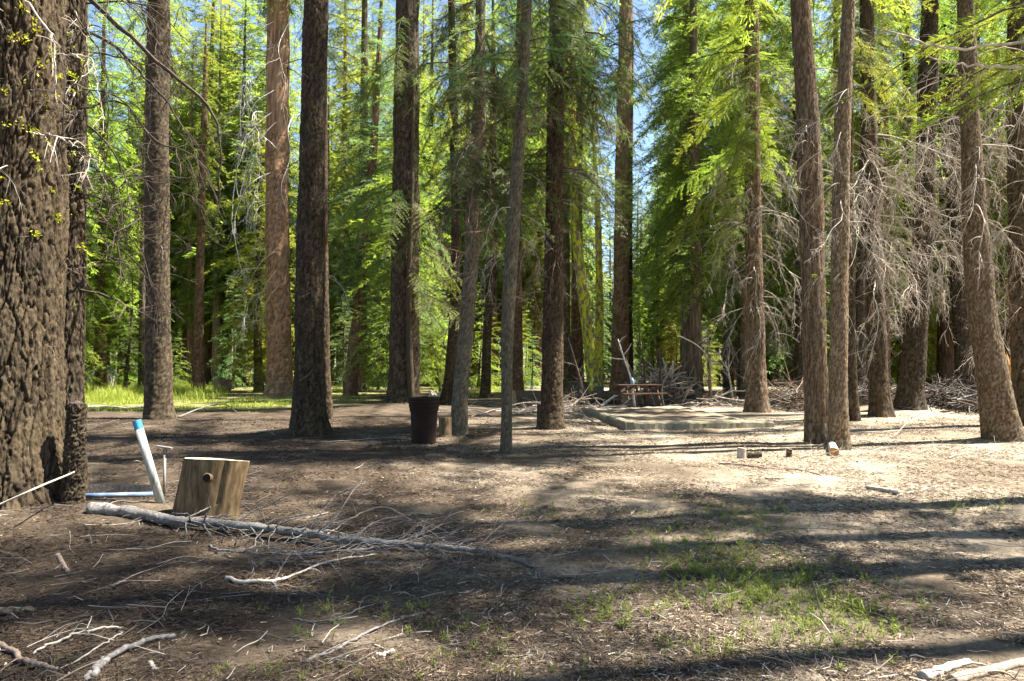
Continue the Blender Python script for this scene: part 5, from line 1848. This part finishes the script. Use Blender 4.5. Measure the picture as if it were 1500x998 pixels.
pile('brush_pile', 'heap of bleached dead branches behind and right of the picnic table', 935, 1012, 27.8, 31, 1.35, 190, .8, 2.6, ['twig_pale', 'twig_brown', 'grey_wood', 'twig_pale'], 1, .028, .5)
pile('brush_pile', 'dark heap of dead branches lying between the stout furrowed trunk and the tan leaning trunk', 1345, 1450, 22, 27, .75, 260, .8, 2.8, ['twig_dark', 'grey_wood', 'dark_wood', 'twig_dark'], 2, .022, .12)
pile('brush_pile', 'low tangle of grey dead branches between the brown cedar and the close pair of cedars', 1120, 1190, 24, 29, .8, 140, .8, 2.4, ['twig_dark', 'grey_wood', 'twig_brown'], 3, .022, .25)
pile('brush_pile', 'low dark tangle of branches between the close pair of cedars and the dark brown fir', 1240, 1330, 24, 28, .7, 150, .8, 2.4, ['twig_dark', 'dark_wood', 'twig_brown', 'grey_wood'], 4, .020, .2)
pile('brush_pile', 'sunlit scatter of pale dead branches right of the heap by the picnic table', 1000, 1085, 25, 32, .45, 80, .6, 1.8, ['twig_pale', 'twig_brown', 'grey_wood'], 5, .016, .3)
pile('brush_pile', 'low litter of grey branches in the shade around the fallen log in the middle', 740, 900, 23, 27, .22, 110, .7, 2.2, ['grey_wood', 'twig_pale', 'twig_brown'], 6, .018, .08)

ends = [P(752, 582, 28.5), P(905, 582, 30)]
for e in ends:
    e[2] = float(gh(e[0], e[1])) + .27
g = np.random.default_rng(12)
V, F4, F3 = tube(smooth_path([ends[0] - ends[0], (ends[1] - ends[0]) * .5 + [0, 0, -.03], ends[1] - ends[0]], 40), np.linspace(.36, .30, 40), 28, True, .035, g)
o = Buf().add(V, F4).obj('fallen_log', [M['log_bark']], None, smooth=True, loc=ends[0])
Buf().add(V, None, F3).obj('cut_end', [M['cut_wood']], o)
tag(o, 'big grey-barked fallen log lying behind the dark brown fir', 'log')
# leaning dead sticks around it
for k, (pp, r, mk, lab) in enumerate((([(855, 590), (850, 560), (842, 530), (832, 495)], .075, 'dark_wood', 'dark dead sapling leaning left over the fallen log'),
                                      ([(930, 575), (924, 555), (916, 530), (905, 497)], .05, 'twig_white', 'bleached broken branch leaning out of the brush pile'),
                                      ([(940, 570), (925, 545), (908, 515), (897, 490)], .06, 'twig_dark', 'dark slanting dead branch left of the brush pile'),
                                      ([(945, 575), (944, 545), (940, 515), (930, 500)], .05, 'dark_wood', 'dark upright snapped sapling behind the picnic table'),
                                      ([(968, 580), (967, 545), (966, 515)], .055, 'dark_wood', 'straight dark dead stem standing in the brush pile'),
                                      ([(1042, 580), (1040, 555), (1040, 525)], .06, 'twig_brown', 'brown upright broken stem right of the brush pile'),
                                      ([(1075, 575), (1068, 550), (1062, 530)], .05, 'twig_pale', 'pale leaning stem left of the brown cedar'),
                                      ([(880, 598), (898, 582), (912, 572), (930, 560)], .06, 'twig_white', 'white pole propped against the picnic table'),
                                      ([(995, 492), (1020, 505), (1035, 520), (1046, 535)], .03, 'twig_white', 'white broken branch arching over the ground behind the concrete border'),
                                      ([(1130, 600), (1150, 580), (1168, 555)], .07, 'dark_wood', 'dark dead branch propped up left of the close pair of cedars'))):
    dd = 27.2 + .25 * k
    w = np.array([P(px, py, dd) for px, py in pp])
    gz = float(gh(w[0, 0], w[0, 1]))
    if k != 8:
        w[0, 2] = gz - .05
    g = np.random.default_rng(300 + k)
    p = smooth_path(w, 18)
    b = Buf()
    V, F4, F3 = tube(p - p[0], np.linspace(r, r * .45, 18), 7, True, .05, g)
    b.add(V, F4, F3)
    for _ in range(6):
        i0 = int(g.integers(5, 17))
        d2 = (p[i0] - p[i0 - 1]) / np.linalg.norm(p[i0] - p[i0 - 1]) + g.normal(0, .7, 3)
        l = g.uniform(.3, .9)
        V, F4, F3 = tube([p[i0] - p[0], p[i0] - p[0] + d2 * l * .5 + g.normal(0, .05, 3), p[i0] - p[0] + d2 * l], [r * .35, r * .25, r * .12], 4, False)
        b.add(V, F4)
    tag(b.obj('dead_branch_pole', [M[mk]], None, smooth=True, loc=p[0]), lab, 'dead branch')

# cut log in the grass, tarp-like dark mound, dark box at the back
q0, q1 = P(316, 572, 46), P(336, 573, 46.6)
for e in (q0, q1):
    e[2] = float(gh(e[0], e[1])) + .40
V, F4, F3 = tube([q0 - q0, (q1 - q0) * .5, q1 - q0], [.44, .44, .42], 22, True, .03, np.random.default_rng(2))
o = Buf().add(V, F4).obj('log', [M['red_wood']], None, smooth=True, loc=q0)
Buf().add(V, None, F3).obj('cut_end', [M['cut_wood']], o)
tag(o, 'short reddish cut log in the grass left of the massive reddish pine', 'log')
mtp, nt = mat('olive_cloth')
n_ = noise(nt, mapping(nt, objco(nt), (2, 2, .8)), 1.5, 5, .6)
finish(nt, ramp(nt, n_.outputs[0], [(.35, (.035, .042, .026)), (.65, (.10, .115, .07))]), .8, n_.outputs[0], .6, .1)
q = P(150, 575, 50)
q[2] = float(gh(q[0], q[1]))
root = thing('tarp_cover', 'low olive tarp heaped into a mound with pale folds, beyond the grass on the left', 'tarp', q)
g = np.random.default_rng(8)
ns, nr = 40, 14
Vv = []
for k in range(nr + 1):
    f = k / nr
    for jx in range(ns):
        a = jx * 2 * math.pi / ns
        rr = f * (1 + .10 * math.sin(5 * a + 1) * f + .05 * math.sin(11 * a))
        Vv.append([1.5 * rr * math.cos(a), 1.0 * rr * math.sin(a), 1.75 * (1 - f ** 1.7) ** .75 * (1 + .08 * math.sin(7 * a) * f) - .02 + .12 * math.exp(-((f - .3) / .1) ** 2) * math.sin(3 * a)])
Buf().add(Vv, [[k * ns + jx, k * ns + (jx + 1) % ns, (k + 1) * ns + (jx + 1) % ns, (k + 1) * ns + jx] for k in range(nr) for jx in range(ns)]).obj('tarp_sheet', [mtp], root, smooth=True)
b = Buf()
for k in range(3):
    p = smooth_path([(.75 + .12 * k, -.72, .1), (.8 + .14 * k, -.62, .55), (.62 + .2 * k, -.45, 1.0)], 14)
    V, F4, F3 = tube(p, .05, 6)
    b.add(V, F4, F3)
b.obj('pale_fold', [M['pale_wood']], root, smooth=True)

# ------------------------------------------------------------------ light
S = Vector(SUN)
el, az = SUN_EL, SUN_AZ
sd = bpy.data.lights.new('sun', 'SUN')
sd.energy = 5.0
sd.angle = R(.7)
sd.color = (1.0, .945, .85)
so = bpy.data.objects.new('sun', sd)
COL.objects.link(so)
so.rotation_euler = S.to_track_quat('Z', 'Y').to_euler()
so.location = (20, -12, 40)
w = bpy.data.worlds.new('World')
scene.world = w
w.use_nodes = True
nt = w.node_tree
nt.nodes.clear()
sky = nt.nodes.new('ShaderNodeTexSky')
sky.sky_type = 'NISHITA'
sky.sun_disc = False
sky.sun_elevation = el
sky.sun_rotation = az
sky.air_density = 1.0
sky.dust_density = .3
bg = nt.nodes.new('ShaderNodeBackground')
bg.inputs['Strength'].default_value = .055
o = nt.nodes.new('ShaderNodeOutputWorld')
nt.links.new(sky.outputs[0], bg.inputs[0])
nt.links.new(bg.outputs[0], o.inputs[0])

scene.view_settings.view_transform = 'Standard'
scene.view_settings.look = 'None'
scene.view_settings.exposure = 2.4
scene.view_settings.gamma = 1.0
scene.view_settings.use_curve_mapping = False
cy = scene.cycles
cy.max_bounces = 6
cy.diffuse_bounces = 4
cy.glossy_bounces = 2
cy.transmission_bounces = 4
cy.transparent_max_bounces = 4
cy.caustics_reflective = False
cy.caustics_refractive = False
cy.use_denoising = True
cy.use_adaptive_sampling = True
cy.adaptive_threshold = .02
